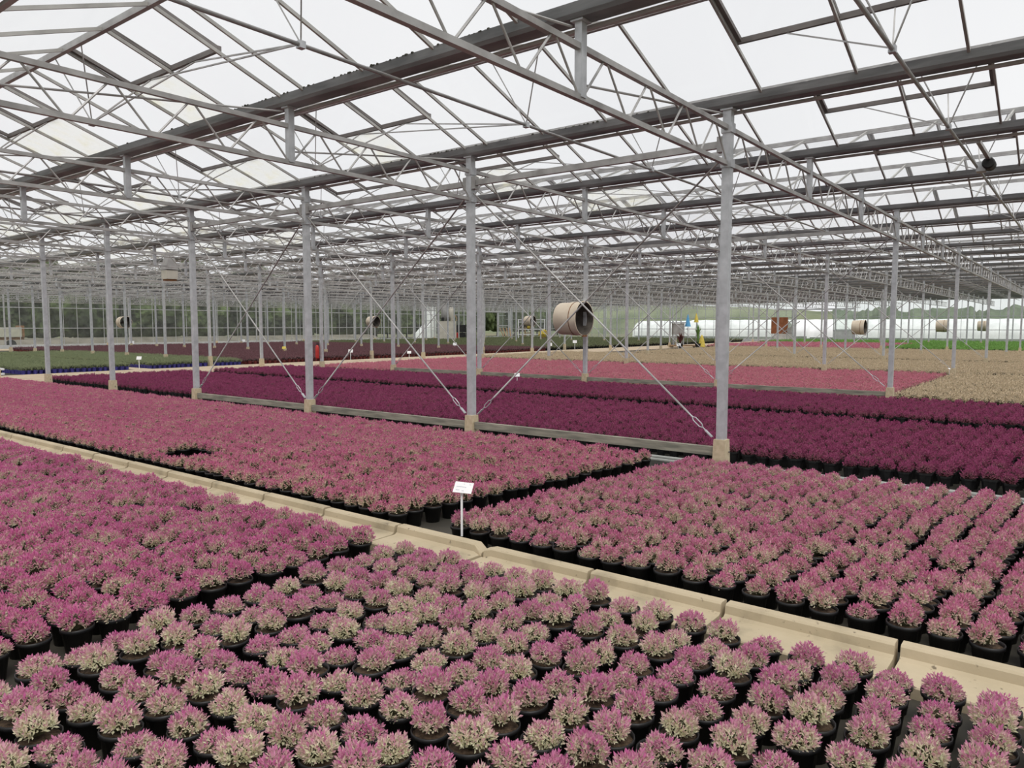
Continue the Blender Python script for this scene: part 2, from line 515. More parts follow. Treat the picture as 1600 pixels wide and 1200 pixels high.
def foliage(name, mat, seed, sprigs, per, rad, hgt, z0, L, w, squash=1.0):
    st = R.getstate(); R.seed(seed)
    m = MB(); cols = []
    # dark inner core, fills see-through gaps between the leaves
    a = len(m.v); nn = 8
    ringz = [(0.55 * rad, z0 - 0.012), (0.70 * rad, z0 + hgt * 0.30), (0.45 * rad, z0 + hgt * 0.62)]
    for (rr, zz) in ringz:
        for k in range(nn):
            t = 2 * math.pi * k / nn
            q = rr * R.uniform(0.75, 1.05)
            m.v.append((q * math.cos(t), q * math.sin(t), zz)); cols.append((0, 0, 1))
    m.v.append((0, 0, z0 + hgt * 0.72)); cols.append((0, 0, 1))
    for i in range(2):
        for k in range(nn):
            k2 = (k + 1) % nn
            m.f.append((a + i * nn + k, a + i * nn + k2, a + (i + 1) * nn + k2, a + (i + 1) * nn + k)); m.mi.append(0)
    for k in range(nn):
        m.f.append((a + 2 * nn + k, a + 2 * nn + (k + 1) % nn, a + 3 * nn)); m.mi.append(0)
    lob = [R.uniform(0.86, 1.14) for _ in range(7)]
    for s in range(sprigs):
        # golden-angle dome
        u = (s + 0.5) / sprigs
        ct = 1 - u * 1.12
        ph = s * 2.39996 + R.uniform(-.25, .25)
        sn = math.sqrt(max(0, 1 - ct * ct))
        k = lob[int((ph % (2 * math.pi)) / (2 * math.pi) * 7) % 7] * R.uniform(0.86, 1.12)
        tip = Vector((rad * sn * math.cos(ph) * k, rad * sn * math.sin(ph) * k, z0 + hgt * (0.22 + 0.78 * max(ct, -.1)) * k))
        rootp = Vector((tip.x * 0.35, tip.y * 0.35, z0 + 0.1 * hgt))
        ax = (tip - rootp).normalized()
        ax = (ax + Vector((0, 0, 0.55))).normalized()
        rt = ax.cross(Vector((0.3, 0.7, 0.2))).normalized()
        up2 = rt.cross(ax)
        rnd0 = R.random()
        for q in range(per):
            t = q / max(1, per - 1)          # 0 low .. 1 tip
            ang = q * 2.4 + s
            rad_d = rt * math.cos(ang) + up2 * math.sin(ang)
            splay = 1.25 * (1 - t) + 0.30
            d = ax + rad_d * splay
            p = tip - ax * (L * (1.15 * (1 - t)))
            hf = 0.35 * max(0, ct) + 0.65 * t
            leaf(m, cols, p, d, L * R.uniform(0.75, 1.15), w * R.uniform(0.8, 1.2), min(1, max(0, hf + R.uniform(-.12, .12))), min(1, max(0, rnd0 * 0.6 + R.random() * 0.4)))
    me = m.mesh(name, mat)
    at = me.attributes.new('leafcol', 'FLOAT_COLOR', 'POINT')
    at.data.foreach_set('color', [c for q in cols for c in (q[0], q[1], q[2], 1.0)])
    R.setstate(st)
    return me


PR, PH = 0.087, 0.150


def pot_mesh(mat, n=18, soil=None):
    m = MB()
    m.lathe([(0.060, 0.0), (0.0785, PH - 0.022), (PR, PH - 0.022), (PR, PH), (PR - 0.005, PH), (PR - 0.008, PH - 0.02)], n, cap0=True)
    if soil:
        m.m = 1
        m.lathe([(PR - 0.0065, PH - 0.017), (0.001, PH - 0.012)], n)
        return m.mesh('pot', [mat, soil])
    # inner wall down to soil
    return m.mesh('pot', mat, True)


def soil_mesh(n=18):
    m = MB()
    m.lathe([(PR - 0.007, PH - 0.020), (0.05, PH - 0.015), (0.02, PH - 0.013), (0.002, PH - 0.012)], n)
    return m.mesh('soil', M['soil'], True)


POT = pot_mesh(M['pot']); SOIL = soil_mesh()
POT_LO = pot_mesh(M['pot'], 10, M['soil'])


def combine(name, pot, fol):
    bm = bmesh.new()
    me = bpy.data.meshes.new(name)
    m = MB()
    nv = 0
    mats = list(pot.materials) + list(fol.materials)
    cols = []
    for k, src in enumerate((pot, fol)):
        off = len(m.v)
        m.v += [tuple(v.co) for v in src.vertices]
        for p in src.polygons:
            m.f.append(tuple(off + i for i in p.vertices))
            m.mi.append(p.material_index + (len(pot.materials) if k else 0))
        if k:
            a = src.attributes['leafcol']
            cols += [tuple(d.color) for d in a.data]
        else:
            cols += [(0, 0, 0, 1)] * len(src.vertices)
    bm.free()
    bpy.data.meshes.remove(me)
    me = m.mesh(name, mats)
    at = me.attributes.new('leafcol', 'FLOAT_COLOR', 'POINT')
    at.data.foreach_set('color', [c for q in cols for c in q])
    return me


def stuff_object(name, pts, variants, label, cat):
    """points with instanced plants (variants: list of lists of objects joined into one plant)"""
    if not pts:
        return None
    me = bpy.data.meshes.new(name)
    me.from_pydata([p[0] for p in pts], [], [])
    a = me.attributes.new('prot', 'FLOAT', 'POINT'); a.data.foreach_set('value', [p[1] for p in pts])
    a = me.attributes.new('pscale', 'FLOAT', 'POINT'); a.data.foreach_set('value', [p[2] for p in pts])
    a = me.attributes.new('pvar', 'INT', 'POINT'); a.data.foreach_set('value', [R.randrange(len(variants)) for p in pts])
    o = obj(name, me)
    tag(o, label, cat, kind='stuff')
    nt = bpy.data.node_groups.new(name + '_nodes', 'GeometryNodeTree')
    nt.interface.new_socket('Geometry', in_out='INPUT', socket_type='NodeSocketGeometry')
    nt.interface.new_socket('Geometry', in_out='OUTPUT', socket_type='NodeSocketGeometry')
    n, l = nt.nodes, nt.links
    gi = n.new('NodeGroupInput'); go = n.new('NodeGroupOutput')
    jall = n.new('GeometryNodeJoinGeometry')
    for vs_ in variants:
        jg = n.new('GeometryNodeJoinGeometry')
        for ob in vs_:
            inf = n.new('GeometryNodeObjectInfo')
            inf.inputs['Object'].default_value = ob
            inf.transform_space = 'ORIGINAL'
            l.new(inf.outputs['Geometry'], jg.inputs[0])
        g2 = n.new('GeometryNodeGeometryToInstance')
        l.new(jg.outputs[0], g2.inputs[0])
        l.new(g2.outputs[0], jall.inputs[0])
    iop = n.new('GeometryNodeInstanceOnPoints')
    iop.inputs['Pick Instance'].default_value = True
    l.new(gi.outputs[0], iop.inputs['Points'])
    l.new(jall.outputs[0], iop.inputs['Instance'])

    def na(nm, ty):
        q = n.new('GeometryNodeInputNamedAttribute'); q.data_type = ty
        q.inputs['Name'].default_value = nm
        return q.outputs['Attribute']
    cx = n.new('ShaderNodeCombineXYZ')
    l.new(na('prot', 'FLOAT'), cx.inputs['Z'])
    l.new(cx.outputs[0], iop.inputs['Rotation'])
    l.new(na('pscale', 'FLOAT'), iop.inputs['Scale'])
    l.new(na('pvar', 'INT'), iop.inputs['Instance Index'])
    l.new(iop.outputs[0], go.inputs[0])
    md = o.modifiers.new('plants', 'NODES')
    md.node_group = nt
    return o


def grid(xs, ys, jit, skip=None, shear=None):
    out = []
    for i, x in enumerate(xs):
        for j, y in enumerate(ys):
            if skip and skip(x, y):
                continue
            y3 = y + (shear(y) * (x - 4.5) if shear else 0)
            out.append((i + 1, j + 1, x + R.gauss(0, jit), y3 + R.gauss(0, jit)))
    return out


def rng(a, b, st):
    n = int(abs(b - a) / st + 0.5)
    s = st if b > a else -st
    return [a + s * i for i in range(n + 1)]


def near_col(x, y, r=0.19):
    k = round((x - X0) / SPAN); j = round((y - Y0) / GSP)
    return abs(x - X0 - k * SPAN) < r and abs(y - Y0 - j * GSP) < r


def near_bed(kind, pts, folv, labelf, group, limit=300, soil=True, srange=(0.94, 1.06), stuff_label=None, parts=True):
    pts = [p for p in pts if not near_col(p[2], p[3])]
    pts = [p for p in pts if in_view((p[2], p[3], 0.15), 500)]
    vis = [p for p in pts if in_view((p[2], p[3], 0.22), 30)]
    vis.sort(key=lambda p: p[2] ** 2 + p[3] ** 2)
    ind = vis[:limit]
    indset = set((p[0], p[1]) for p in ind)
    first = {}
    for c, p in enumerate(ind):
        v = c % len(folv)
        sc = R.uniform(*srange)
        t = thing(kind, labelf(p), 'plant', (p[2], p[3], 0), R.uniform(0, 6.28), group)
        t.scale = (sc, sc, sc)
        if c >= len(folv):
            t.rotation_euler = (R.gauss(0, .02), R.gauss(0, .02), R.uniform(0, 6.28))
        pot = obj('pot', POT, t)
        if soil:
            obj('soil', SOIL, pot)
        fo = obj('foliage', folv[v], t)
        fo.rotation_euler = (R.gauss(0, .05), R.gauss(0, .05), R.uniform(0, 6.28))
        fo.scale = (R.uniform(.93, 1.08), R.uniform(.93, 1.08), R.uniform(.85, 1.15))
        if v not in first:
            first[v] = [pot, fo]
    rest = [((p[2], p[3], 0), R.uniform(0, 6.28), R.uniform(*srange)) for p in pts if (p[0], p[1]) not in indset]
    if rest:
        stuff_object(kind + 's', rest, [first[v] for v in first], stuff_label, 'plants')
    return ind


# --- front bed
FV = [foliage('foliage', M['leaf_front'], 100 + k, 72, 9, 0.071, 0.068, PH, 0.024, 0.0100) for k in range(6)]
xs = rng(3.79, 0.5, 0.2055); ys = rng(3.95, -2.0, 0.2065)
near_bed('cream_pink_plant', grid(xs, ys, 0.008), FV,
         lambda p: 'pink and cream potted plant, front bed: %s row from path, %s pot from left' % (ordw(p[0]), ordw(p[1])),
         'widely spaced pink and cream plants in the front bed', 330, stuff_label='remaining pink and cream plants of the front bed in black pots')
# --- left bed
LV = [foliage('foliage', M['leaf_left'], 200 + k, 72, 8, 0.082, 0.084, PH, 0.025, 0.0102) for k in range(5)]
xs = rng(3.73, -0.8, 0.2045); ys = rng(4.38, 26.2, 0.2)
near_bed('magenta_plant', grid(xs, ys, 0.009), LV,
         lambda p: 'magenta potted plant, left bed: %s row from path, %s pot from bed front' % (ordw(p[0]), ordw(p[1])),
         'magenta plants in the left bed', 300, soil=True, stuff_label='dense magenta potted plants further back in the left bed')
# --- middle left bed (with a hole where pots are missing)
MV = [foliage('foliage', M['leaf_midL'], 300 + k, 50, 7, 0.084, 0.096, PH, 0.028, 0.0125) for k in range(4)]
xs = rng(4.53, 8.35, 0.2); ys = rng(4.82, 26.0, 0.203)


def hole(x, y):
    return ((x - 4.98) / 0.30) ** 2 + ((y - 9.05) / 0.52) ** 2 < 1


near_bed('rose_plant', grid(xs, ys, 0.01, hole, lambda y: -0.12 * max(0, 1 - (y - 4.7) / 12)), MV,
         lambda p: 'rose pink potted plant, middle left bed: %s row from path, %s pot from right end' % (ordw(p[0]), ordw(p[1])),
         'rose pink plants in the middle left bed', 300, stuff_label='massed rose pink potted plants filling the middle left bed')
# --- middle right bed
NV = [foliage('foliage', M['leaf_midR'], 400 + k, 60, 8, 0.066, 0.083, PH, 0.024, 0.0108) for k in range(5)]
xs = rng(4.57, 8.36, 0.166); ys = rng(4.10, -3.5, 0.2085)
near_bed('pale_rose_plant', grid(xs, ys, 0.008, None, lambda y: -0.056 - 0.010 * y), NV,
         lambda p: 'rose pink potted plant, middle right bed: %s row from path, %s pot from left edge' % (ordw(p[0]), ordw(p[1])),
         'rose pink plants in the middle right bed', 300, stuff_label='rose pink potted plants at the back of the middle right bed')


# --- far beds: plants as single meshes
def far_bed(kind, rects, leafm, potm, labelf, group, stuff_label, spr, per, rad, hgt, L, w, step, limit=300, jit=0.015, srange=(0.9, 1.12), seed=1, visz=0.2, shear=0.0):
    pl = pot_mesh(potm, 8, M['soil'])
    vs_ = [combine(kind, pl, foliage('foliage', leafm, seed * 1000 + k, spr, per, rad, hgt, PH, L, w)) for k in range(3)]
    pts = []
    ri = 0
    for (xa, xb, ya, yb) in rects:
        for i, x in enumerate(rng(xa, xb, step[0])):
            for j, y in enumerate(rng(ya, yb, step[1])):
                pts.append((x + R.gauss(0, jit), y - shear * (x - xa) + R.gauss(0, jit), i, j, ri, x, y))
        ri += 1
    pts = [p for p in pts if in_view((p[0], p[1], visz), 350) and not near_col(p[0], p[1], .14 + rad)]
    vis = [p for p in pts if in_view((p[0], p[1], visz), 5)]
    vis.sort(key=lambda p: p[0] ** 2 + p[1] ** 2)
    ind = set(vis[:limit])
    first = {}
    rest = []
    for p in pts:
        sc = R.uniform(*srange); rz = R.uniform(0, 6.28)
        if p in ind:
            v = R.randrange(3)
            o = obj(kind, vs_[v], None, (p[0], p[1], 0), rz)
            o.scale = (sc, sc, sc)
            tag(o, labelf(p), 'plant', group)
            first.setdefault(v, [o])
        else:
            rest.append(((p[0], p[1], 0), rz, sc))
    stuff_object(kind + 's', rest, list(first.values()), stuff_label, 'plants')


def lab_purple(p):
    n = int(math.floor((p[6] - Y0) / 0.206))
    return 'deep purple potted plant, %s row from bed front, %s pot %s of nearest column' % (ordw(p[2] + 1), ordw(n + 1 if n >= 0 else -n), 'left' if n >= 0 else 'right')


far_bed('purple_plant', [(9.48, 13.75, -6, 25.5), (14.9, 17.95, -6, 25.3)], M['leaf_purple'], M['pot'],
        lab_purple, 'dark purple plants',
        'massed deep purple potted plants filling the wide bed behind the first columns', 38, 6, 0.074, 0.098, 0.030, 0.014, (0.19, 0.206), seed=5, shear=0.045)
far_bed('salmon_plant', [(18.75, 22.9, 3.82, 24.6), (23.4, 28.2, 3.82, 24.9)], M['leaf_pink'], M['pot'],
        lambda p: 'salmon pink potted plant, %s row behind second columns, %s pot from right end' % (ordw(p[2] + 1), ordw(p[3] + 1)), 'salmon pink plants',
        'massed salmon pink potted plants behind the second column row', 26, 5, 0.090, 0.10, 0.040, 0.018, (0.2, 0.2), seed=6)
far_bed('straw_plant', [(19.0, 22.9, 3.38, -6), (23.5, 28.2, 3.38, -6), (29.5, 37.9, -6, 25.2), (40.0, 55.6, -6, 22.0)], M['leaf_tan'], M['pot'],
        lambda p: 'straw coloured potted plant, %s block: %s row back, %s pot right of pink bed' % (ordw(p[4] + 1), ordw(p[2] + 1), ordw(p[3] + 1)), 'straw coloured plants',
        'massed straw coloured potted plants in the wide tan bed', 20, 4, 0.13, 0.11, 0.055, 0.026, (0.235, 0.235), seed=7)
far_bed('olive_plant', [(14.45, 10.6, 31.4, 50.5), (19.6, 15.35, 31.4, 49.5)], M['leaf_olive'], M['bluepot'],
        lambda p: 'olive plant in blue pot, %s block: %s row from walkway, %s from right' % ('left' if p[4] == 0 else 'right', ordw(p[3] + 1), ordw(p[2] + 1)), 'olive green plants in blue pots',
        'massed olive green plants in blue pots beyond the left walkway', 22, 4, 0.12, 0.14, 0.055, 0.022, (0.21, 0.205), seed=8)
far_bed('maroon_plant', [(20.1, 30.2, 31.3, 60.5), (30.6, 44, 31.3, 60.5)], M['leaf_maroon'], M['redpot'],
        lambda p: 'maroon plant in red pot, %s block: %s row from walkway, %s from left' % ('left' if p[4] == 0 else 'right', ordw(p[3] + 1), ordw(p[2] + 1)), 'maroon plants in red pots',
        'massed maroon plants in red pots before the far left glass wall', 12, 4, 0.15, 0.14, 0.075, 0.034, (0.27, 0.27), seed=9)
far_bed('dull_green_plant', [(44.4, 60, 31.6, 61.5), (60.5, 83.5, 31.6, 61.5)], M['leaf_dkgreen'], M['pot'],
        lambda p: 'dull green potted plant, far bed: %s row from walkway, %s from left' % (ordw(p[3] + 1), ordw(p[2] + 1)), 'dull green plants',
        'massed dull green potted plants near the far greenhouse corner', 10, 4, 0.20, 0.17, 0.10, 0.05, (0.38, 0.38), seed=10, limit=60)
far_bed('far_pink_plant', [(57.5, 72, 24.5, 11.8)], M['leaf_pink'], M['pot'],
        lambda p: 'pink potted plant, small far bed: %s row from front, %s from left' % (ordw(p[2] + 1), ordw(p[3] + 1)), 'far pink plants',
        'small far bed of pink potted plants before the right glass wall', 10, 4, 0.19, 0.14, 0.09, 0.05, (0.34, 0.34), seed=11, limit=60)
far_bed('bright_green_plant', [(57.5, 83.6, 11.4, -9), (72.6, 83.6, 25.5, 11.8)], M['leaf_bright'], M['pot'],
        lambda p: 'bright green potted plant, far bed: %s row from front, %s from left' % (ordw(p[2] + 1), ordw(p[3] + 1)), 'bright green plants',
        'massed bright green potted plants before the right glass wall', 10, 4, 0.20, 0.19, 0.10, 0.05, (0.36, 0.36), seed=12, limit=60)

# ---------------------------------------------------------------- columns
PW = 0.10
post_me = MB()
post_me.box(-PW / 2, PW / 2, -PW / 2, PW / 2, 0.40, ZG0 - 0.02)
post_me.box(-0.075, 0.075, -0.075, 0.075, ZG0 - 0.02, ZG0 + 0.005)
post_me.box(-0.06, 0.06, -0.065, 0.065, ZT - 0.06, ZT + 0.05)
post_me.box(-0.06, 0.06, -0.065, 0.065, ZB - 0.05, ZB + 0.05)
POST = post_me.mesh('post', M['galv'])
ft = MB()
ft.hexa([(-.085, -.085, 0), (.085, -.085, 0), (.085, .085, 0), (-.085, .085, 0), (-.072, -.072, .45), (.072, -.072, .45), (.072, .072, .45), (-.072, .072, .45)])
FOOT = ft.mesh('concrete_foot', M['foot'])
bolt = MB()
for zz in (0.14, 0.30):
    bolt.lathe([(0.011, -0.002), (0.011, 0.012)], 8, axis='y', c=(0.02, -0.098, zz), cap0=True, cap1=True)
BOLT = bolt.mesh('bolts', M['ventrail'])
ROWW = ['first', 'second', 'third', 'fourth', 'fifth', 'sixth', 'seventh', 'eighth', 'ninth']
nrow = 8
for r in range(nrow):
    x = X0 + SPAN * r
    for k in range(-1, 16):
        y = Y0 + GSP * k
        if not in_view((x, y, 2), 700):
            continue
        if k < 0:
            lab = 'galvanised square column in the %s row, just past the right picture edge' % ROWW[r]
        else:
            lab = 'galvanised square column, %s row back, %s from the right' % (ROWW[r], ordw(k + 1))
        if r == 0 and k == 0:
            lab = 'nearest galvanised column, standing in a tan concrete foot right of centre'
        c = thing('column', lab, 'column', (x, y, 0), 0, 'galvanised columns')
        obj('post', POST, c)
        f_ = obj('concrete_foot', FOOT, c)
        if r == 0:
            obj('bolts', BOLT, f_)

# ---------------------------------------------------------------- lattice girders (9.6 m spans along X)


def chord_me(z, s):
    return MB().box(0.05, SPAN - 0.05, -s / 2, s / 2, z - s / 2, z + s / 2)


def web_pts(n=12):
    out = []
    for i in range(n):
        xb = 0.8 * i
        out.append(((xb + 0.02, ZB), (xb + 0.38, ZT)))
        out.append(((xb + 0.42, ZT), (xb + 0.78, ZB)))
    return out


TOPC = chord_me(ZT, 0.05).mesh('top_chord', M['tube'])
BOTC = chord_me(ZB, 0.05).mesh('bottom_chord', M['tube'])
webA = MB().tube([(0.02, 0, ZB), (0.38, 0, ZT)], 0.0115, 6).mesh('web_rod', M['rod'])
webB = MB().tube([(0.02, 0, ZT), (0.38, 0, ZB)], 0.0115, 6).mesh('web_rod', M['rod'])
GP = MB().box(-0.04, 0.04, -0.035, 0.035, ZB, ZG0 + 0.0).box(-0.07, 0.07, -0.06, 0.06, ZG0 - 0.015, ZG0 + 0.003).mesh('gutter_post', M['galv'])
lo = MB()
lo.box(0.05, SPAN - 0.05, -.025, .025, ZT - .025, ZT + .025); lo.box(0.05, SPAN - 0.05, -.025, .025, ZB - .025, ZB + .025)
for (a, b) in web_pts():
    lo.bar((a[0], 0, a[1]), (b[0], 0, b[1]), 0.02)
lo.m = 1
for px in (3.2, 6.4):
    lo.box(px - .04, px + .04, -.035, .035, ZB, ZG0)
GLO = lo.mesh('lattice_girder', [M['rod'], M['galv']])
for r in range(9):
    x = X0 + SPAN * (r - 1)
    for k in range(-1, 17):
        y = Y0 + GSP * k
        if not any(in_view((x + q, y, 4), 250) for q in (0.5, 3, 6, 9.4)):
            continue
        det = (r <= 2 and 0 <= k <= 3) or (r == 0 and k == 4)
        between = 'before the first column row' if r == 0 else ('from %s to %s column row' % (ROWW[r - 1], ROWW[r]) if r < 8 else 'from eighth column row to right wall')
        lab = ('galvanised roof lattice girder %s, %s from the right' % (between, ordw(k + 1))) if k >= 0 else 'galvanised roof lattice girder %s, just past the right edge' % between
        if det:
            gd = thing('lattice_girder', lab, 'girder', (x, y, 0), 0, 'roof lattice girders')
            obj('top_chord', TOPC, gd); obj('bottom_chord', BOTC, gd)
            for i in range(12):
                obj('web_rod', webA, gd, (0.8 * i, 0, 0)); obj('web_rod', webB, gd, (0.8 * i + 0.4, 0, 0))
            for px in (3.2, 6.4):
                obj('gutter_post', GP, gd, (px, 0, 0))
        else:
            tag(obj('lattice_girder', GLO, None, (x, y, 0)), lab, 'girder', 'roof lattice girders')

# ---------------------------------------------------------------- gutters
for i, gx in enumerate(gut_x):
    if i == 0 or i == 27:
        continue
    gt = thing('roof_gutter', ('dark weathered roof gutter running overhead, %s from the top left corner' % ordw(i)), 'gutter', (gx, 0, 0), 0, 'roof gutters')
    m = MB()
    pr = [(-0.085, ZG0), (0.085, ZG0), (0.11, ZG0 + 0.03), (0.13, ZG1), (0.115, ZG1), (0.075, ZG0 + 0.02), (-0.075, ZG0 + 0.02), (-0.115, ZG1), (-0.13, ZG1), (-0.11, ZG0 + 0.03)]
    n0 = len(pr)
    for y in (YS, YE):
        for (a, b) in pr:
            m.v.append((a, y, b))
    for q in range(n0):
        m.f.append((q, (q + 1) % n0, n0 + (q + 1) % n0, n0 + q)); m.mi.append(0)
    m.build('gutter_trough', M['gutter'], gt)
    MB().box(0.10, 0.145, YS, YE, ZG0 - 0.038, ZG0 - 0.006).build('condensation_channel', M['channel'], gt)
    if i in (2, 3):
        mo = MB()
        for q in range(70):
            yy = R.choice([R.uniform(4, 12), R.gauss(7.7, .5), R.gauss(5.4, .5)])
            rr = R.uniform(.008, .022)
            mo.lathe([(rr, 0), (rr * .8, rr * .7), (rr * .2, rr)], 6, c=(-0.12 + R.uniform(-.01, .01), yy, ZG1 - 0.004), cap1=True)
        mo.build('moss', M['moss'], gt)

# ---------------------------------------------------------------- roof: panes, bars, ridges, vents
roof = tag(obj('ceiling', None), kind='structure')
# bar positions along Y
barsY = [YS + 0.58 + 1.0 * i for i in range(14)]                  # up to 7.05
barsY = [3.05 + 1.0 * i for i in range(-9, 4)] + [7.47 + 1.0 * i for i in range(0, 60)]
barsY = [3.05 - 9 + i for i in range(0, 14)]
barsY = [y for y in barsY if y < 7.2] + [7.47 + i for i in range(0, 61)]
ventY = [(1.05, 3.05), (-2.95, -0.95)] + [(7.47 + 4 * i, 9.47 + 4 * i) for i in range(0, 15)]


def in_vent(y0):
    return any(a - .01 <= y0 < b - .01 for a, b in ventY)


panes = []      # (center, mesh builder params)
bars = []
xe0, ze0 = 0.12, ZG1 - 0.01          # eave offset
SL = (ZR - ze0) / (1.6 - xe0)
for gx in gut_x[1:-1]:
    for side in (0, 1):
        if side == 1 and gx + BAY > XE + .1:
            continue
        for j, yb in enumerate(barsY):
            # rising slope from gutter gx ; falling slope ends at gutter gx+BAY
            if side == 0:
                a = (gx + xe0, ze0); b = (gx + 1.6, ZR)
            else:
                a = (gx + BAY - xe0, ze0); b = (gx + 1.6, ZR)
            if not (in_view((a[0], yb + 1, a[1]), 500) or in_view((b[0], yb + 1, b[1]), 500) or in_view((a[0], yb, a[1]), 500)):
                continue
            bars.append((a, b, yb))
            if j + 1 < len(barsY):
                y2 = barsY[j + 1]
                if side == 1 and in_vent(yb):
                    mx_, mz_ = (a[0] + b[0]) / 2, (a[1] + b[1]) / 2
                    panes.append((a, (mx_, mz_), yb, y2, 'algae' if (yb > 7 and gx < 14 and R.random() < .75) else 'clear'))
                else:
                    panes.append((a, b, yb, y2, 'clear'))


def dist(a, b, y):
    c = Vector(((a[0] + b[0]) / 2, y, (a[1] + b[1]) / 2))
    v = 0 if in_view(c, 20) else 1
    return (v, (c - Vector((0, 0, H))).length)


bars.sort(key=lambda q: dist(*q))
panes.sort(key=lambda q: dist(q[0], q[1], (q[2] + q[3]) / 2))


def bar_me(m, a, b, y):
    m.bar((a[0], y, a[1]), (b[0], y, b[1]), 0.026, 0.036)


BM = {}
for q, (a, b, y) in enumerate(bars[:300]):
    s = 1 if b[0] > a[0] else -1
    if s not in BM:
        m = MB(); bar_me(m, (0, 0), (b[0] - a[0], b[1] - a[1]), 0)
        BM[s] = m.mesh('glazing_bar', M['alu'])
    obj('glazing_bar', BM[s], roof, (a[0], y, a[1]))
m = MB()
for (a, b, y) in bars[300:]:
    bar_me(m, a, b, y)
tag(m.build('glazing_bars', M['alu'], roof), kind='stuff')
PM = {}
for (a, b, y, y2, t) in panes[:300]:
    key = (round(b[0] - a[0], 2), round(y2 - y, 2), t)
    if key not in PM:
        m = MB()
        dx, dz = b[0] - a[0], b[1] - a[1]
        g0 = 0.012
        m.hexa([(0, g0, .012), (dx, g0, dz + .012), (dx, y2 - y - g0, dz + .012), (0, y2 - y - g0, .012),
                (0, g0, .018), (dx, g0, dz + .018), (dx, y2 - y - g0, dz + .018), (0, y2 - y - g0, .018)])
        PM[key] = m.mesh('roof_pane', M['algae'] if t == 'algae' else M['roofglass2'])
    obj('roof_pane', PM[key], roof, (a[0], y, a[1]))
for t in ('clear', 'algae'):
    m = MB()
    for (a, b, y, y2, tt) in panes[300:]:
        if tt == t:
            m.quad((a[0], y, a[1] + .015), (b[0], y, b[1] + .015), (b[0], y2, b[1] + .015), (a[0], y2, a[1] + .015))
    tag(m.build('roof_panes', M['algae'] if t == 'algae' else M['roofglass'], roof), kind='stuff')
for i, gx in enumerate(gut_x[1:-1]):
    MB().box(gx + 1.6 - .025, gx + 1.6 + .025, YS, YE, ZR - 0.035, ZR + 0.035).build('ridge_bar', M['tube'], roof)
# vents (hinged at the ridge, on the falling slope)
hx = (1.6 - xe0) / 2
hz = (ZR - ze0) / 2
LIFT = 0.05
vf = MB()
vf.bar((hx, 0.0, -hz + LIFT), (hx, 2.0, -hz + LIFT), 0.04, 0.055)
for yy in (0.03, 1.0, 1.97):
    vf.bar((0.03, yy, 0.03), (hx, yy, -hz + LIFT), 0.03 if yy == 1.0 else 0.05, 0.04)
VF = vf.mesh('vent_frame', M['ventrail'])
vp = MB()
vp.hexa([(0.03, .04, .035), (hx, .04, -hz + LIFT + .01), (hx, .985, -hz + LIFT + .01), (0.03, .985, .035),
         (0.03, .04, .041), (hx, .04, -hz + LIFT + .016), (hx, .985, -hz + LIFT + .016), (0.03, .985, .041)])
VP = vp.mesh('vent_pane', M['roofglass2'])
vents = []
for i, gx in enumerate(gut_x[1:-2]):
    for (a, b) in ventY:
        p = (gx + 1.6, a, ZR)
        if in_view((p[0] + .4, a + 1, 4.8), 250):
            vents.append((dist((p[0], ZR), (p[0] + .8, 4.7), a + 1), i, p))
vents.sort()
vents_rest = MB()
for q, (d, i, p) in enumerate(vents):
    kk = int(round((p[1] - 7.47) / 4)) if p[1] > 5 else (-1 if p[1] > 0 else -2)
    lab = 'roof vent under the %s ridge from top left, %s from the right' % (ordw(i + 1), ordw(kk + 3))
    if q < 300:
        v = thing('roof_vent', lab, 'vent', p, 0, 'ridge vents')
        obj('vent_frame', VF, v)
        obj('vent_pane', VP, v)
        obj('vent_pane', VP, v, (0, .975, 0))
# ventilation drive rails along X with hanger rods and push arms
for k in range(-1, 15):
    y = 1.47 + GSP * k if k < 1 else 5.42 + GSP * (k - 1)
    if not any(in_view((x, y, 4.2), 200) for x in (3, 6, 10, 20, 40, 80)):
        continue
    zr = 4.20
    rl = thing('vent_drive_rail', 'long round vent drive rail under the roof ridges, %s from the right' % ordw(k + 1) if k >= 0 else 'long round vent drive rail just past the right edge', 'rail', (0, y, 0), 0, 'vent drive rails')
    MB().tube([(XS, 0, zr), (XE - 1, 0, zr)], 0.019, 8).build('rail_tube', M['tube'], rl, True)
    hg = MB(); ar = MB()
    for i, gx in enumerate(gut_x[1:-2]):
        if not in_view((gx + 1.8, y, 4.4), 200):
            continue
        nx = gx + 1.85
        vy = [a for a, b in ventY if a - 2.5 < y < b + 2.5]
        vy = min(vy, key=lambda a: abs(a + 1 - y)) if vy else y - 1
        single = gx < 19 and k < 5
        for s in (-0.35, 0.35):
            h_ = MB() if single else hg
            a_ = MB() if single else ar
            h_.bar((nx, 0, zr + .01), (gx + 1.62, s, ZR - .03), 0.012)
            a_.bar((nx, 0, zr + .01), (gx + 1.6 + hx, vy - y + 1 + s * 1.4, ZR - hz + LIFT - .03), 0.014)
            if single:
                h_.build('hanger_rod', M['rod'], rl); a_.build('push_arm', M['rod'], rl)
        (MB() if single else hg).box(nx - .03, nx + .03, -.03, .03, zr - .03, zr + .03)
        if single:
            MB().box(nx - .03, nx + .03, -.03, .03, zr - .03, zr + .03).build('rail_clamp', M['galv'], rl)
    if hg.v:
        tag(hg.build('hanger_rods', M['rod'], rl), kind='stuff'); tag(ar.build('push_arms', M['rod'], rl), kind='stuff')
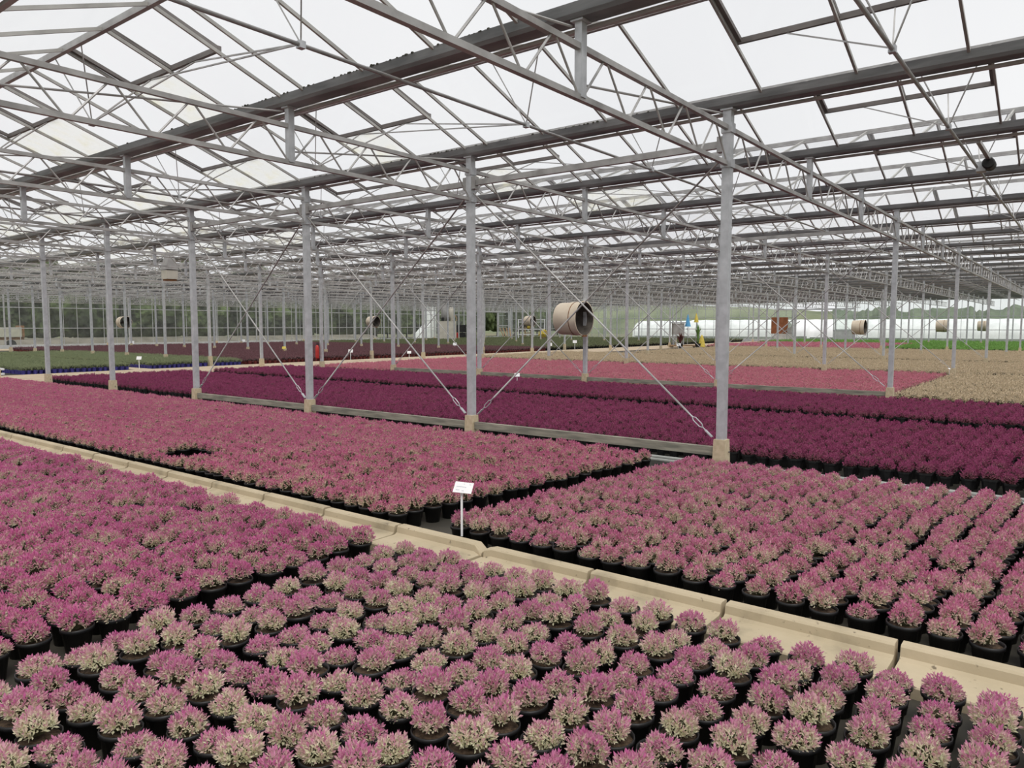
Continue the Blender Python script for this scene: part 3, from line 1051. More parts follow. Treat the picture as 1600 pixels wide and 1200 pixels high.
# gear motor on the rails at right
gm = thing('gear_motor', 'dark vent gear motor clamped to the roof rail at upper right', 'motor', (13.35, 1.42, 4.2))
MB().lathe([(0.07, -.16), (0.085, -.14), (0.085, .10), (0.05, .16)], 14, axis='x', c=(0, -.1, .03), cap0=True, cap1=True).build('motor_body', M['black'], gm)
MB().box(-.09, .09, -.06, .06, -.07, .07).build('gearbox', M['galv'], gm)
MB().bar((-1.4, -.1, .1), (.5, -.1, .1), 0.05).build('motor_bracket', M['tube'], gm)

# ---------------------------------------------------------------- row beams, ties, cross bracing
beam_me = MB().box(-.035, .035, 0.085, GSP - 0.085, 0.245, 0.350).mesh('kerb_beam', M['kerbbeam'])
lblk = {0: 'first', 1: 'second'}
for r, ks in ((0, (0, 1, 2)), (1, (0, 1, 2, 3))):
    for k in ks:
        tag(obj('kerb_beam', beam_me, None, (X0 + SPAN * r, Y0 + GSP * k, 0)),
            'low grey concrete beam between the %s and %s columns of the %s row' % (ordw(k + 1), ordw(k + 2), lblk[r]), 'beam', 'low concrete beams')
        tb = MB().box(-.03, .03, 0.05, GSP - 0.05, 3.91, 3.99).box(-.045, .045, 0.05, 0.12, 3.86, 4.04).box(-.045, .045, GSP - .12, GSP - .05, 3.86, 4.04)
        tag(tb.build('tie_beam', M['tube']), 'flat steel tie beam high between %s and %s columns of the %s row' % (ordw(k + 1), ordw(k + 2), lblk[r]), 'beam', 'tie beams').location = (X0 + SPAN * r, Y0 + GSP * k, 0)


def brace(x, ya, yb, lab, off):
    # rod from low at ya to high at yb
    t = thing('brace_rod', lab, 'brace', (x + off, ya, 0), 0, 'diagonal brace rods')
    s = 1 if yb > ya else -1
    a = Vector((0, s * 0.11, 0.47)); b = Vector((0, (yb - ya) - s * 0.07, 3.80))
    d = (b - a).normalized()
    MB().tube([a + d * 0.42, b], 0.0125, 8).build('rod', M['rod'], t, True)
    MB().bar(a, a + d * 0.12, 0.012, 0.045, (1, 0, 0)).build('anchor_plate', M['galv'], t)
    u = d.cross(Vector((1, 0, 0))).normalized()
    tb = MB()
    tb.tube([a + d * 0.08, a + d * 0.17], 0.007, 6)
    for q in (-1, 1):
        tb.tube([a + d * 0.16, a + d * 0.20 + u * q * 0.024, a + d * 0.31 + u * q * 0.024, a + d * 0.35], 0.0075, 6)
    tb.tube([a + d * 0.34, a + d * 0.44], 0.010, 6)
    tb.build('turnbuckle', M['galv'], t)


for r, ks in ((0, (0, 1, 2)), (1, (0, 1, 2, 3)), (2, (0, 1, 2, 3)), (3, (0, 1, 2))):
    for k in ks:
        x = X0 + SPAN * r
        ya, yb = Y0 + GSP * k, Y0 + GSP * (k + 1)
        brace(x, ya, yb, 'thin diagonal brace rising left from %s column of the %s row' % (ordw(k + 1), ROWW[r]), -0.02)
        brace(x, yb, ya, 'thin diagonal brace rising right from %s column of the %s row' % (ordw(k + 2), ROWW[r]), 0.02)
# sloping tie rods in girder planes
for k in range(0, 4):
    for gx, wd in ((5.4, 'second'), (8.6, 'third')):
        y = Y0 + GSP * k + 0.06
        o = MB().tube([(gx - .05, y, 4.30), (gx - 3.15, y, 3.86)], 0.011, 6).build('tie_rod', M['rod'])
        tag(o, 'thin sloping tie rod under the %s roof gutter at the %s girder from right' % (wd, ordw(k + 1)), 'rod', 'sloping roof tie rods')
# heating pipes on the floor of the first column row
for i, x in enumerate((8.86, 9.06)):
    o = MB().tube([(x, YS, 0.05), (x, 26.0, 0.05)], 0.026, 8)
    for q in range(12):
        o.box(x - .03, x + .03, YS + 2.6 * q + .3, YS + 2.6 * q + .34, 0, 0.03)
    tag(o.build('heating_pipe', M['pipe'], None, True), 'white heating pipe along the floor by first columns, %s one' % ('nearer' if i == 0 else 'farther'), 'pipe', 'heating pipes')

# ---------------------------------------------------------------- glass end walls


def wall(name, origin, ax, length, step, rails, opening, start):
    """ax: 'x' wall along X at y=origin, 'y' wall along Y at x=origin"""
    w = tag(obj(name, None), kind='structure')
    P = (lambda t, z, o=0: (t, origin + o, z)) if ax == 'x' else (lambda t, z, o=0: (origin + o, t, z))

    def bx(m, t0, t1, o0, o1, z0, z1):
        if ax == 'x': m.box(t0, t1, origin + o0, origin + o1, z0, z1)
        else: m.box(origin + o0, origin + o1, t0, t1, z0, z1)
    zs = [0.30] + rails + [ZG1]
    m = MB(); bx(m, start, length, -.06, .10, 0, 0.30); m.build('sill', M['sill'], w)
    if opening is None: opening = []
    for z in rails + [ZG1 - .04]:
        ts = [start]
        segs = []
        cur = start
        for (a, b, zt) in sorted(opening):
            if z < zt:
                segs.append((cur, a)); cur = b
        segs.append((cur, length))
        for (a, b) in segs:
            m = MB(); bx(m, a, b, -.03, .03, z - .03, z + .03); m.build('rail', M['galv'], w)
    t = start
    n = 0
    pm = {}
    while t <= length + .01:
        inside = any(a < t < b for a, b, zt in opening)
        zt0 = max([zt for a, b, zt in opening if a < t < b] + [0.3])
        thick = (n % 3 == 0)
        m = MB()
        s = 0.05 if thick else 0.02
        bx(m, t - s, t + s, -.05 if thick else -.02, .05 if thick else .02, zt0, ZG1)
        m.build('mullion', M['galv'], w)
        if t + step <= length + .01:
            for (z0, z1) in zip(zs[:-1], zs[1:]):
                c = t + step / 2
                if any(a < c < b and z0 < zt - .1 for a, b, zt in opening):
                    continue
                key = (round(z1 - z0, 2))
                if key not in pm:
                    q = MB()
                    if ax == 'x': q.box(.02, step - .02, -.004, .004, 0, z1 - z0)
                    else: q.box(-.004, .004, .02, step - .02, 0, z1 - z0)
                    pm[key] = q.mesh('pane', M['wallglass'])
                obj('pane', pm[key], w, P(t, z0))
        t += step
        n += 1
    return w


wallL = wall('wall_left', YE, 'x', XE, 1.066, [1.62, 3.28], [(80.5, 83.4, 3.75)], 12.2)
wallR = wall('wall_right', XE, 'y', YE, 1.066, [1.42, 2.75], [(22.0, 26.5, 3.6)], -6.9)
# gables above the far left wall
gb = MB()
for gx in gut_x[4:-1]:
    gb.quad((gx, YE, ZG1), (gx + BAY, YE, ZG1), (gx + BAY, YE, ZG1 + .01), (gx, YE, ZG1 + .01))
    n0 = len(gb.v)
    gb.v += [(gx, YE, ZG1), (gx + BAY, YE, ZG1), (gx + 1.6, YE, ZR)]
    gb.f.append((n0, n0 + 1, n0 + 2)); gb.mi.append(0)
gb.build('gable_panes', M['wallglass'], wallL)
# door openings: frames and door leaves
d1 = tag(obj('door_1', None, None, (80.5, YE, 0)), kind='structure')
fr = MB().box(-.06, .0, -.08, .08, 0, 3.8).box(2.9, 2.96, -.08, .08, 0, 3.8).box(-.06, 6.0, -.12, -.06, 3.75, 3.9)
fr.build('door_frame', M['galv'], d1)
dl = MB().box(2.95, 3.02, -.2, -.14, 0.05, 3.7).box(5.5, 5.57, -.2, -.14, 0.05, 3.7).box(2.95, 5.57, -.2, -.14, .05, .15).box(2.95, 5.57, -.2, -.14, 1.8, 1.87)
dl.build('sliding_leaf_frame', M['galv'], d1)
MB().box(3.02, 5.5, -.175, -.165, .15, 3.7).build('sliding_leaf_pane', M['wallglass'], d1)
d2 = tag(obj('door_2', None, None, (XE, 22.0, 0)), kind='structure')
MB().box(-.08, .08, -.06, 0, 0, 3.6).box(-.08, .08, 4.5, 4.56, 0, 3.6).box(-.14, -.06, -2, 6.5, 3.55, 3.7).build('door_frame', M['galv'], d2)
dd = MB()
for (a, b) in ((-2.0, 0.1), (4.4, 6.5)):
    dd.box(-.2, -.15, a, a + .07, .05, 3.5); dd.box(-.2, -.15, b - .07, b, .05, 3.5)
    dd.box(-.2, -.15, a, b, 1.3, 1.37); dd.box(-.2, -.15, a, b, 2.5, 2.57)
dd.build('sliding_leaf_frames', M['galv'], d2)
for (a, b) in ((-2.0, 0.1), (4.4, 6.5)):
    MB().box(-.185, -.165, a + .07, b - .07, .05, 1.3).build('lower_panel', M['sill'], d2)
    MB().box(-.18, -.17, a + .07, b - .07, 1.37, 3.45).build('upper_pane', M['wallglass'], d2)

# ---------------------------------------------------------------- fans


def fan(loc, rad, ln, lab, legs=False, chains=True, tilt=0):
    t = thing('circulation_fan', lab, 'fan', loc, tilt, 'hanging duct fans')
    o = MB().lathe([(rad * .93, ln), (rad * .96, ln * .96), (rad * .97, ln * .55), (rad, ln * .5), (rad, ln * .08), (rad * 1.05, 0.02), (rad * 1.05, 0), (rad * 1.0, 0)], 32, axis='y')
    o.build('duct_shell', M['fan'], t, True)
    MB().lathe([(rad * 1.0, 0.0), (rad * .96, ln * .08), (rad * .93, ln * .9)], 32, axis='y').build('duct_lining', M['fanin'], t, True)
    MB().lathe([(rad * 0.985, ln * 0.30), (rad * 1.012, ln * .30), (rad * 1.012, ln * .33), (rad * .985, ln * .33)], 32, axis='y').build('seam_band', M['rust'], t)
    hb = MB().lathe([(0.01, ln * .45), (0.09, ln * .47), (0.10, ln * .62), (0.09, ln * .95), (0.01, ln * .97)], 12, axis='y')
    hb.build('fan_motor', M['fanin'], t)
    for k in range(4):
        a = math.pi / 2 * k + .4
        MB().hexa([Vector((math.cos(a + da) * r_, ln * .55 + dy, math.sin(a + da) * r_)) for dy in (0, .015) for (r_, da) in ((.08, -.3), (rad * .88, -.16), (rad * .88, .22), (.08, .4))]).build('fan_blade', M['fanin'], t)
    MB().box(-rad * .7, rad * .7, ln * .86, ln * .9, -.02, .02).box(-.02, .02, ln * .86, ln * .9, -rad * .92, rad * .92).build('motor_strut', M['fanin'], t)
    ch = MB()
    for yy in (ln * .15, ln * .85):
        ch.tube([(0, yy, rad * .98), (0, yy, ZB - loc[2])], 0.006, 5)
    ch.build('hanging_wires', M['rod'], t)
    MB().box(-.1, .1, -0.03, .03, -rad * 1.09, -rad * 0.97).build('drip_lip', M['rust'], t)


fan((17.75, 11.22, 2.02), 0.47, 0.78, 'large cream fibreglass duct fan hanging by the second column row')
fan((49.7, 11.0, 1.72), 0.45, 0.72, 'cream duct fan hanging right of centre beyond the pink bed')
fan((28.16, 61.0, 2.1), 0.47, 0.8, 'cream duct fan near the left glass wall, behind the second column from left')
fan((40.82, 45.6, 2.15), 0.44, 0.8, 'small cream duct fan hanging left of centre over the maroon bed')
fan((66.0, 8.7, 1.8), 0.47, 0.8, 'cream duct fan far right before the white tunnels, left one of two')
fan((80.0, 7.4, 1.8), 0.47, 0.8, 'farthest cream duct fan at right before the white tunnels')
fan((48.6, 35.6, 2.2), 0.42, 0.7, 'small cream duct fan hanging before the white shelf rack')

# ---------------------------------------------------------------- signs and label stakes
sg = thing('plant_sign', 'white tilted label sign on a white stake at the corner of the middle right bed', 'sign', (4.465, 3.99, 0.0), math.radians(37.85 - 90 + 6))
st = MB()
st.box(-.009, .009, -.004, .004, 0.10, 0.455)
st.hexa([(-.009, -.004, .44), (.009, -.004, .44), (.009, .004, .44), (-.009, .004, .44), (-.018, -.004, .475), (.018, -.004, .475), (.018, .004, .475), (-.018, .004, .475)])
st.build('stake', M['white'], sg)
pl = MB()
pa = Vector((0, -0.028, .465)); pu = Vector((0.028, 0.055, .075)); pr_ = Vector((.075, 0, -.010)); pn = Vector((0, -.004, .003))
c0 = pa
pl.hexa([c0 - pr_, c0 + pr_, c0 + pr_ + pu, c0 - pr_ + pu, c0 - pr_ + pn, c0 + pr_ + pn, c0 + pr_ + pu + pn, c0 - pr_ + pu + pn])
plate = pl.build('sign_plate', M['white'], sg)
tx = MB()
for (v, a, b) in ((.80, -.05, .05), (.78, .55, .75), (.52, -.75, .1), (.50, .15, .3), (.22, -.75, -.35), (.17, -.1, .15)):
    q0 = c0 + pn * 1.15 + pu * v
    tx.quad(q0 + pr_ * a, q0 + pr_ * b, q0 + pr_ * b + pu * .055, q0 + pr_ * a + pu * .055)
tx.build('faint_print_lines', M['ink'], plate)


def stake(x, y, hgt, lab, col='white', s=1.0, rz=None):
    t = thing('label_stake', lab, 'sign', (x, y, 0), math.radians(-50) if rz is None else rz, 'plant label stakes')
    MB().box(-.012 * s, .012 * s, -.006, .006, 0, hgt).build('stake', M[col], t)
    MB().hexa([(-.10 * s, -.02, hgt), (.10 * s, -.02, hgt), (.10 * s, .05, hgt + .13 * s), (-.10 * s, .05, hgt + .13 * s),
               (-.10 * s, -.03, hgt + .005), (.10 * s, -.03, hgt + .005), (.10 * s, .04, hgt + .135 * s), (-.10 * s, .04, hgt + .135 * s)]).build('label_plate', M[col], t)


stake(14.82, 31.1, 0.42, 'white label stake at the end of the blue pots, left')
stake(26.0, 31.1, 0.40, 'white label stake beside the red pots, left of centre', s=1.2)
stake(27.2, 27.9, 0.38, 'pale label stake on the walkway before the maroon bed')
stake(28.5, 60.9, 0.36, 'white label stake far left before the glass wall', s=1.8)
stake(38.5, 60.9, 0.36, 'white label stake in front of the far left glass wall, between far columns', s=1.6)
stake(27.12, 38.59, 0.42, 'yellow label stake standing in the maroon bed', col='yellow', s=1.1)
stake(48.0, 31.2, 0.5, 'white label stake behind the large fan at the walkway edge', s=1.6)
stake(41.5, 29.0, 0.45, 'white label stake left of the large fan on the walkway', s=1.6)
stake(51.6, 24.3, 0.3, 'white label stake beside the flag trolley', s=1.6)
stake(40.2, 36.5, 0.40, 'white label stake in the maroon bed near the twin columns', s=1.4)
stake(27.6, 3.55, 0.42, 'thin white stick at the right corner of the pink bed', s=0.3)
stake(16.93, 12.97, 0.36, 'small pale blue label stake in the dark purple bed', s=0.75)

# ---------------------------------------------------------------- things in the distance inside
fe = thing('fire_extinguisher', 'red fire extinguisher hanging on a column of the second row', 'extinguisher', (18.05, 23.55, 0.55))
MB().lathe([(.03, 0), (.07, .01), (.075, .05), (.075, .42), (.05, .5), (.025, .53)], 14, cap0=True, cap1=True).build('cylinder', M['red'], fe, True)
MB().lathe([(.02, .53), (.02, .57)], 8, cap1=True).box(-.02, .09, -.012, .012, .57, .585).box(-.02, .07, -.012, .012, .6, .612).build('valve', M['black'], fe)
MB().tube([(.05, 0, .56), (.1, .02, .45), (.09, .02, .2)], .012, 6).build('hose', M['black'], fe)

ht = thing('unit_heater', 'grey unit heater box with sloping hood hung below the roof at left', 'heater', (13.8, 26.4, 3.66))
MB().hexa([(-.22, -.22, .18), (.22, -.22, .18), (.22, .22, .18), (-.22, .22, .18), (-.10, -.12, .72), (.10, -.12, .72), (.10, .12, .72), (-.10, .12, .72)]).build('hood', M['grey'], ht)
MB().box(-.2, .2, -.2, .2, -.16, .15).build('heater_body', M['beige'], ht)
MB().box(-.17, .17, -.17, .17, -.22, -.16).build('grille', M['rust'], ht)
MB().tube([(0, 0, .7), (0, 0, .80)], .05, 10).build('flue', M['galv'], ht)

mc = thing('potting_machine', 'tall beige machine cabinet with hoppers on top, standing by the far left wall', 'machine', (62.7, 58, 0), math.radians(-50))
MB().box(-.95, .95, -.6, .6, 0.02, 2.35).build('cabinet', M['beige'], mc)
MB().lathe([(.15, 2.35), (.42, 2.7), (.42, 4.1), (.3, 4.25), (.05, 4.3)], 16, c=(-.35, 0, 0), cap1=True).build('silo', M['grey'], mc, True)
MB().lathe([(.12, 2.35), (.36, 2.9), (.36, 3.6), (.2, 3.9), (.02, 3.95)], 14, c=(.42, 0, 0), cap1=True).build('hopper', M['beige'], mc, True)
MB().bar((.5, -.1, 3.4), (1.0, -.1, 2.75), .12).bar((1.0, -.1, 2.8), (1.0, -.1, 2.35), .1).build('chute', M['timber'], mc)
for x in (-.55, .05):
    MB().box(x - .14, x + .14, -.62, -.3, 2.36, 2.75).build('control_box', M['black'], mc)

tk = thing('black_tank', 'black plastic crates stacked beside the beige machine', 'crates', (70.6, 62.2, 0), math.radians(-50))
for i, (x, z, w) in enumerate(((-.7, 0.03, 1.3), (.65, 0.03, 1.3), (-.6, 1.0, 1.2), (.62, 1.0, 1.1))):
    c = MB(); c.box(x - w / 2, x + w / 2, -.5, .5, z, z + .93)
    for q in range(4):
        c.box(x - w / 2 - .02, x + w / 2 + .02, -.53, .53, z + .1 + .22 * q, z + .16 + .22 * q)
    c.build('crate', M['black'], tk)
rb = thing('red_drum', 'small red drum against the beige machine cabinet', 'drum', (68.2, 61.6, 0))
MB().lathe([(.28, 0), (.32, .04), (.30, .35), (.32, .4), (.30, .9), (.32, .95), (.05, .98)], 14, cap0=True, cap1=True).build('drum_body', M['red'], rb, True)
MB().lathe([(.05, .97), (.05, 1.03)], 8, c=(.15, 0, 0), cap1=True).build('drum_cap', M['black'], rb)

# pallets leaning by the door
pb = thing('timber_pallets', 'brown timber boards leaning beside the dark doorway', 'timber', (80.6, 62.8, 0), math.radians(-45))
for i in range(4):
    MB().bar((-.9 + .3 * i, 0, 0.02), (-1.5 + .45 * i, .5, 1.55), .18, .05).build('board', M['timber'], pb)
wb = thing('hose_reel', 'yellow topped timber hose stand beside the doorway', 'stand', (81.0, 60.2, 0), math.radians(-45))
MB().box(-.45, -.35, -.3, .3, 0, 1.7).box(.35, .45, -.3, .3, 0, 1.7).box(-.45, .45, -.05, .05, .8, .9).build('stand_frame', M['timber'], wb)
MB().lathe([(.30, -.2), (.42, -.15), (.42, .15), (.30, .2)], 16, axis='x', c=(0.05, 0, 1.75), cap0=True, cap1=True).build('hose_coil', M['yellow'], wb)
MB().box(-.55, -.25, -.2, .2, 1.6, 2.0).build('reel_motor', M['black'], wb)

# white shelf rack / bench
sr = thing('shelf_rack', 'white tubular shelf rack standing on the far green bed edge', 'rack', (73.5, 53.6, 0), math.radians(-52))
for x in (-2.0, -.4, 1.2):
    for yy in (-.5, .5):
        MB().box(x - .05, x + .05, yy - .05, yy + .05, 0.0, 2.6).build('upright', M['white'], sr)
for z in (.75, 1.35, 2.25, 2.5):
    MB().box(-2.05, 1.25, -.52, .52, z, z + .06).build('shelf', M['white'], sr)
fb = thing('yellow_flower_tub', 'bushy yellow plant in a tub right of the white rack', 'plant', (70.2, 50.0, 0))
m = MB()
for i in range(160):
    a, b_ = R.uniform(0, 6.28), R.uniform(-.2, 1.2)
    p = Vector((math.cos(a) * math.cos(b_) * .55, math.sin(a) * math.cos(b_) * .55, .75 + math.sin(b_) * .6))
    d = Vector((R.uniform(-1, 1), R.uniform(-1, 1), R.uniform(-.3, 1))).normalized() * .16
    e = d.cross(Vector((0, 0, 1))).normalized() * .06
    m.quad(p, p + d * .5 + e, p + d, p + d * .5 - e)
m.lathe([(.3, .5), (.5, .85), (.3, 1.2), (.05, 1.3)], 8)
m.build('blooms', M['yellow'], fb)
MB().lathe([(.28, 0), (.38, .5), (.40, .52), (.36, .52)], 12, cap0=True).build('tub', M['timber'], fb)

# flag trolley with spiky plants near the centre right
ft_ = thing('flag_trolley', 'metal display trolley with blue and yellow pennants beside the tan bed', 'trolley', (57.6, 26.4, 0), math.radians(-52))
MB().box(-1.5, .9, -.5, .5, .12, .25).build('deck', M['timber'], ft_)
for (x, y) in ((-1.3, -.4), (-1.3, .4), (.7, -.4), (.7, .4)):
    MB().lathe([(.11, -.04), (.11, .04)], 12, axis='y', c=(x, y, .11), cap0=True, cap1=True).build('wheel', M['black'], ft_)
for (x, y) in ((-1.15, -.3), (-.35, -.3), (-1.15, .3), (-.35, .3)):
    MB().box(x - .03, x + .03, y - .03, y + .03, .2, 2.1).build('upright', M['galv'], ft_)
MB().box(-1.2, -.3, -.35, .35, 1.1, 2.0).build('cabinet', M['grey'], ft_)
MB().box(-1.3, -.2, -.4, .4, 2.02, 2.12).build('cabinet_top', M['galv'], ft_)
for (x, c, z0, z1, w) in ((.05, 'blue', 1.75, 2.75, .26), (.75, 'yellow', 2.1, 2.85, .2)):
    MB().tube([(x, 0, .2), (x, 0, z1 + .05)], .02, 6).build('pennant_pole', M['galv'], ft_)
    MB().lathe([(w, z0), (w * .7, z0 + .3), (.03, z1)], 10, c=(x, 0, 0), cap0=True).build('pennant', M[c], ft_)
MB().box(.0, .95, -.25, .25, 1.5, 1.6).box(.0, .95, -.25, .25, 1.1, 1.16).build('shelf', M['white'], ft_)


def spiky(name, lab, loc, col1, n, hgt, spread, z0, cat='plant', potm='pot'):
    t = thing(name, lab, cat, loc)
    m = MB()
    for i in range(n):
        a = R.uniform(0, 6.28); s = R.uniform(.15, 1)
        top = Vector((math.cos(a) * spread * s, math.sin(a) * spread * s, z0 + hgt * (1.05 - .45 * s)))
        mid = Vector((math.cos(a) * spread * s * .35, math.sin(a) * spread * s * .35, z0 + hgt * .55 * (1.1 - .2 * s)))
        b0 = Vector((0, 0, z0)); e = Vector((-math.sin(a), math.cos(a), 0)) * .035
        m.quad(b0 - e, b0 + e, mid + e, mid - e)
        nn = len(m.v); m.v += [tuple(mid - e), tuple(mid + e), tuple(top)]; m.f.append((nn, nn + 1, nn + 2)); m.mi.append(0)
    m.build('leaves', col1, t)
    MB().lathe([(.16, 0), (.24, z0 - .02), (.26, z0), (.22, z0)], 12, cap0=True).build('tub', M[potm], t)


M['cordy'] = noisy('dark_red_leaf', (0.10, 0.03, 0.03), (0.20, 0.07, 0.06), 6, 0.6)
M['palm'] = noisy('green_palm_leaf', (0.12, 0.25, 0.05), (0.22, 0.38, 0.10), 6, 0.6)
spiky('spiky_plant', 'dark red spiky plant in a tub before the flag trolley', (55.9, 26.2, 0), M['cordy'], 60, 1.0, .75, .35)
spiky('spiky_plant', 'tall green palm like plant beside the yellow pennant', (56.4, 24.9, 0), M['palm'], 44, 1.7, .45, .4)
yb_ = thing('yellow_cone_sign', 'yellow cone shaped caution stand by the flag trolley', 'cone', (59.1, 25.75, 0))
MB().lathe([(.34, .03), (.30, .1), (.2, .6), (.1, .95), (.04, 1.05)], 14, cap0=True, cap1=True).build('cone_body', M['yellow'], yb_, True)
MB().box(-.36, .36, -.36, .36, 0, .03).build('cone_base', M['black'], yb_)
yd = thing('hose_trolley', 'yellow hose trolley with raised handle, left of the nearest column', 'trolley', (60.5, 24.9, 0), math.radians(-52))
MB().lathe([(.2, -.25), (.42, -.2), (.42, .2), (.2, .25)], 16, axis='y', c=(.2, 0, .5), cap0=True, cap1=True).build('hose_drum', M['yellow'], yd, True)
MB().tube([(-.45, -.2, .03), (.1, -.2, .9), (.0, -.2, 1.25)], .035, 6).tube([(-.45, .2, .03), (.1, .2, .9), (.0, .2, 1.25)], .035, 6).tube([(0, -.2, 1.25), (0, .2, 1.25)], .035, 6).build('handle', M['timber'], yd)
for s in (-1, 1):
    MB().lathe([(.14, -.03), (.14, .03)], 12, axis='y', c=(.4, s * .32, .14), cap0=True, cap1=True).build('wheel', M['black'], yd)

# rust coloured board and machine near right wall door
rbd = thing('red_brown_panel', 'red brown board on a metal stand before the right glass wall', 'panel', (83.2, 27.2, 0), math.radians(0))
MB().box(-.06, .06, -.9, .9, .95, 2.75).build('board', M['rustdoor'], rbd)
for y in (-.8, .8):
    MB().box(-.04, .04, y - .04, y + .04, 0, 2.7).build('post', M['galv'], rbd)
MB().box(-.2, .0, -1.4, -.9, .9, 1.6).build('control_box', M['grey'], rbd)
MB().bar((-.1, -.3, 1.0), (-.1, -2.2, 2.3), .08).build('arm', M['grey'], rbd)
bt = thing('bench_trailer', 'low white tray stack at the left edge beside the blue pots', 'trays', (9.5, 31.7, 0), 0)
for z in (0.03, .2):
    MB().box(-1.2, .55, -.35, .35, z, z + .07).build('tray', M['white'], bt)
for x in (-1.1, .45):
    MB().box(x - .04, x + .04, -.3, .3, 0, .25).build('tray_leg', M['black'], bt)

# ---------------------------------------------------------------- outside
# polythene tunnels beyond right wall


def tunnel(x, ya, yb, rad, hgt, lab):
    t = thing('polytunnel', lab, 'tunnel', (x, 0, 0), 0, 'white polythene tunnels')
    n = 14
    m = MB()
    ys = rng(ya, yb, 1.0)
    for j, y in enumerate(ys):
        sag = 0.05 * (j % 2)
        endk = 1.0
        for k in range(n + 1):
            a = math.pi * k / n
            m.v.append((math.cos(a) * (rad - sag), y, 0.25 + math.sin(a) ** 0.8 * (hgt - .25 - sag)))
    for j in range(len(ys) - 1):
        for k in range(n):
            b = j * (n + 1) + k
            m.f.append((b, b + 1, b + n + 2, b + n + 1)); m.mi.append(0)
    m.f.append(tuple(range(n + 1))); m.mi.append(0)
    e = (len(ys) - 1) * (n + 1)
    m.f.append(tuple(e + n - k for k in range(n + 1))); m.mi.append(0)
    m.build('cover', M['tunnel'], t, True)
    MB().box(-rad - .05, -rad + .1, ya, yb, -.06, .40).box(rad - .1, rad + .05, ya, yb, -.06, .40).build('skirt', M['skirt'], t)


tunnel(99, 31.5, 52.0, 3.0, 2.55, 'white polythene tunnel outside the right glass wall, with rounded left end')
tunnel(99, -14, 27.6, 3.0, 2.5, 'long white polythene tunnel outside the right glass wall, far right')
tunnel(107, -14, 48, 3.0, 2.7, 'white polythene tunnel behind the front tunnels outside')
sl = thing('white_silo', 'white round silo with a sloping white cover, outside behind the beige machine', 'silo', (75.9, 73.6, -.06))
MB().lathe([(.8, 0), (.85, .1), (.85, 5.0), (.7, 5.3), (.05, 5.5)], 20, cap0=True, cap1=True).build('silo_body', M['tunnel'], sl, True)
for zz in (1.2, 2.6, 4.0):
    MB().lathe([(.84, zz), (.875, zz), (.875, zz + .06), (.84, zz + .06)], 20).build('silo_band', M['galv'], sl)
MB().hexa([(-2.6, -.8, 0), (-.6, -.8, 0), (-.6, .8, 0), (-2.6, .8, 0), (-2.2, -.7, .9), (-.6, -.7, 2.2), (-.6, .7, 2.2), (-2.2, .7, .9)]).build('sloping_cover', M['tunnel'], sl)
# trees behind the left wall
TM = []
for s in range(5):
    bm = bmesh.new()
    bmesh.ops.create_icosphere(bm, subdivisions=5, radius=1.0)
    off = Vector((s * 7.3, s * 2.1, 0))
    for v in bm.verts:
        p = v.co.copy()
        d = 0.30 * noise.noise(p * 1.7 + off) + 0.17 * noise.noise(p * 4.5 + off) + 0.10 * noise.noise(p * 11 + off)
        v.co = p * (1 + d)
        if v.co.z < -0.75:
            v.co.z = -0.75 + (v.co.z + .75) * .2
    me = bpy.data.meshes.new('crown'); bm.to_mesh(me); bm.free()
    me.materials.append(M['treeA'])
    me.polygons.foreach_set('use_smooth', [False] * len(me.polygons))
    TM.append(me)
TRUNK = MB().tube([(0, 0, -.1), (0.05, 0, 1.0), (0, .05, 2.2)], [.16, .12, .09], 8).mesh('trunk', M['bark'])
ti = 0
for row, (yy, hh) in enumerate(((79.5, 6.2), (85, 8.0))):
    x = 14.0
    while x < 86 if row == 0 else x < 125:
        hgt = hh * R.uniform(.85, 1.12)
        wd = R.uniform(2.2, 3.0)
        ti += 1
        rowl = 'front' if row == 0 else 'back'
        t = thing('tree', 'bushy green tree behind the left glass wall, %s row, %s from left' % (rowl, ordw(ti)), 'tree', (x, yy + R.uniform(-.8, .8), 0), R.uniform(0, 6.28), 'trees behind the left wall')
        c = obj('crown', TM[ti % 5], t, (0, 0, hgt * .52))
        c.scale = (wd, wd * .9, hgt * .52)
        obj('trunk', TRUNK, t)
        x += R.uniform(2.4, 3.4)
    ti = 0
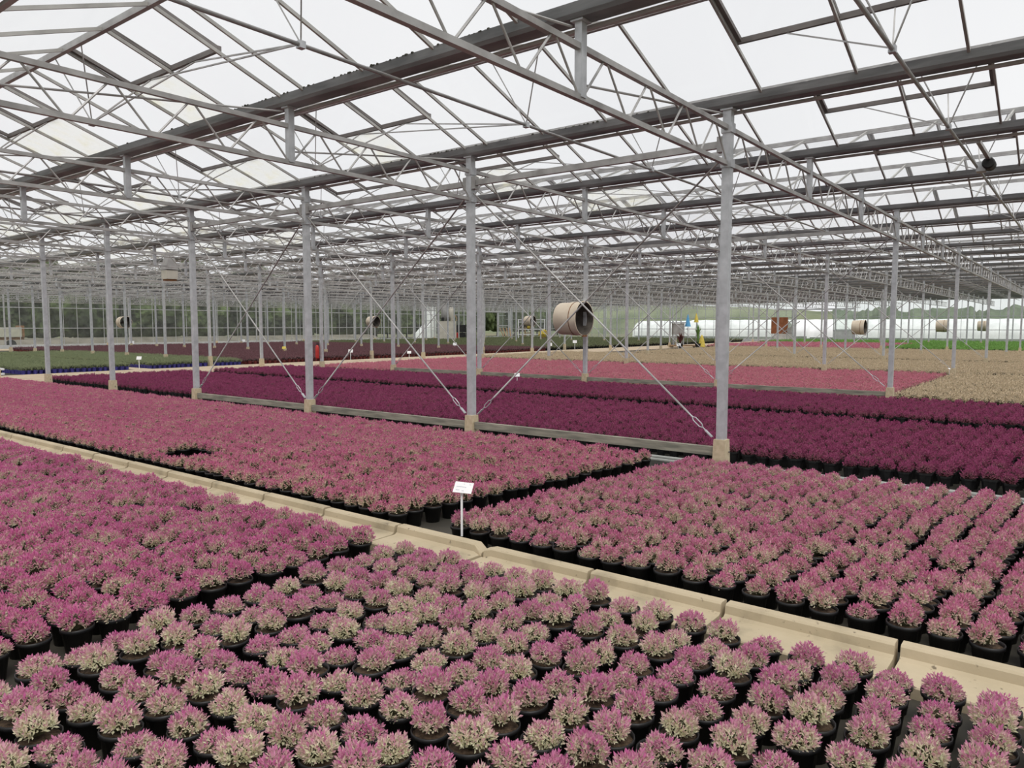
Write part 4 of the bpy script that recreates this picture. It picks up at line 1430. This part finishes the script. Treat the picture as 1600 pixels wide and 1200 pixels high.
# soil bank in front of the trees
bk = MB()
for i in range(40):
    pass
bank = MB().hexa([(5, 72.5, -.06), (66, 72.5, -.06), (66, 75.4, -.06), (5, 75.4, -.06), (5, 74, .55), (66, 74, .55), (66, 75.4, .7), (5, 75.4, .7)])
bankm = MB(); bankm.hexa([(5, 72.5, -.06), (66, 72.5, -.06), (66, 75.4, -.06), (5, 75.4, -.06), (5, 74, .55), (66, 74, .55), (66, 75.4, .7), (5, 75.4, .7)])
M['bank'] = noisy('bare_soil_bank', (0.15, 0.135, 0.11), (0.24, 0.215, 0.18), 0.8, 0.95)
tag(bankm.build('soil_bank', M['bank']), 'bare soil bank outside the left glass wall', 'bank')
# trailer outside at far left
tr = thing('farm_trailer', 'pale box trailer with dark chassis parked outside the far left wall', 'trailer', (22.3, 71.2, -.06), 0)
MB().box(-2.2, 1.7, -.7, .7, .95, 1.75).build('box', M['beige'], tr)
MB().box(-2.3, 1.9, -.6, .6, .72, .95).box(1.72, 1.9, -.7, .7, .95, 1.9).build('chassis', M['rust'], tr)
for x in (-1.4, .9):
    MB().lathe([(.36, -.12), (.36, .12)], 14, axis='y', c=(x, -.62, .36), cap0=True, cap1=True).build('wheel', M['black'], tr)


def ridge(name, pts, depth, mat, label, cat):
    m = MB()
    n = len(pts)
    rows = 7
    for j in range(rows):
        t = j / (rows - 1)
        for (x, y, h) in pts:
            d = Vector((x, y, 0)).normalized()
            z = -.1 + (h + .1) * math.sin(t * math.pi / 2) ** .8
            nz = noise.noise(Vector((x * .06, y * .06, t * 2))) * .5 + noise.noise(Vector((x * .25, y * .25, t * 4))) * .5
            m.v.append((x + d.x * depth * t, y + d.y * depth * t, z + (nz * h * .13 if j else 0)))
    for j in range(rows - 1):
        for k in range(n - 1):
            a = j * n + k
            m.f.append((a, a + 1, a + n + 1, a + n)); m.mi.append(0)
    o = m.build(name, mat, None, False)
    tag(o, label, cat, kind='structure')
    return o


hp = []
for i in range(160):
    y = 130 - i * 1.15
    h = 4.4 + 4.2 * max(0, min(1, (y - 25) / 70)) + .5 * noise.noise(Vector((i * .13, 0, 0)))
    hp.append((150 + 6 * math.sin(i * .07), y, h))
ridge('hillside', hp, 30, M['hill'], 'green hillside beyond the tunnels', 'hill')
hp = []
for i in range(150):
    y = 36 - i * .45
    hp.append((138 + 2 * math.sin(i * .2), y, 4.6 + 1.2 * noise.noise(Vector((i * .21, 3, 0))) + .7 * noise.noise(Vector((i * .8, 5, 0)))))
ridge('woodland', hp, 6, M['woods'], 'grey green wood beyond the tunnels at right', 'trees')
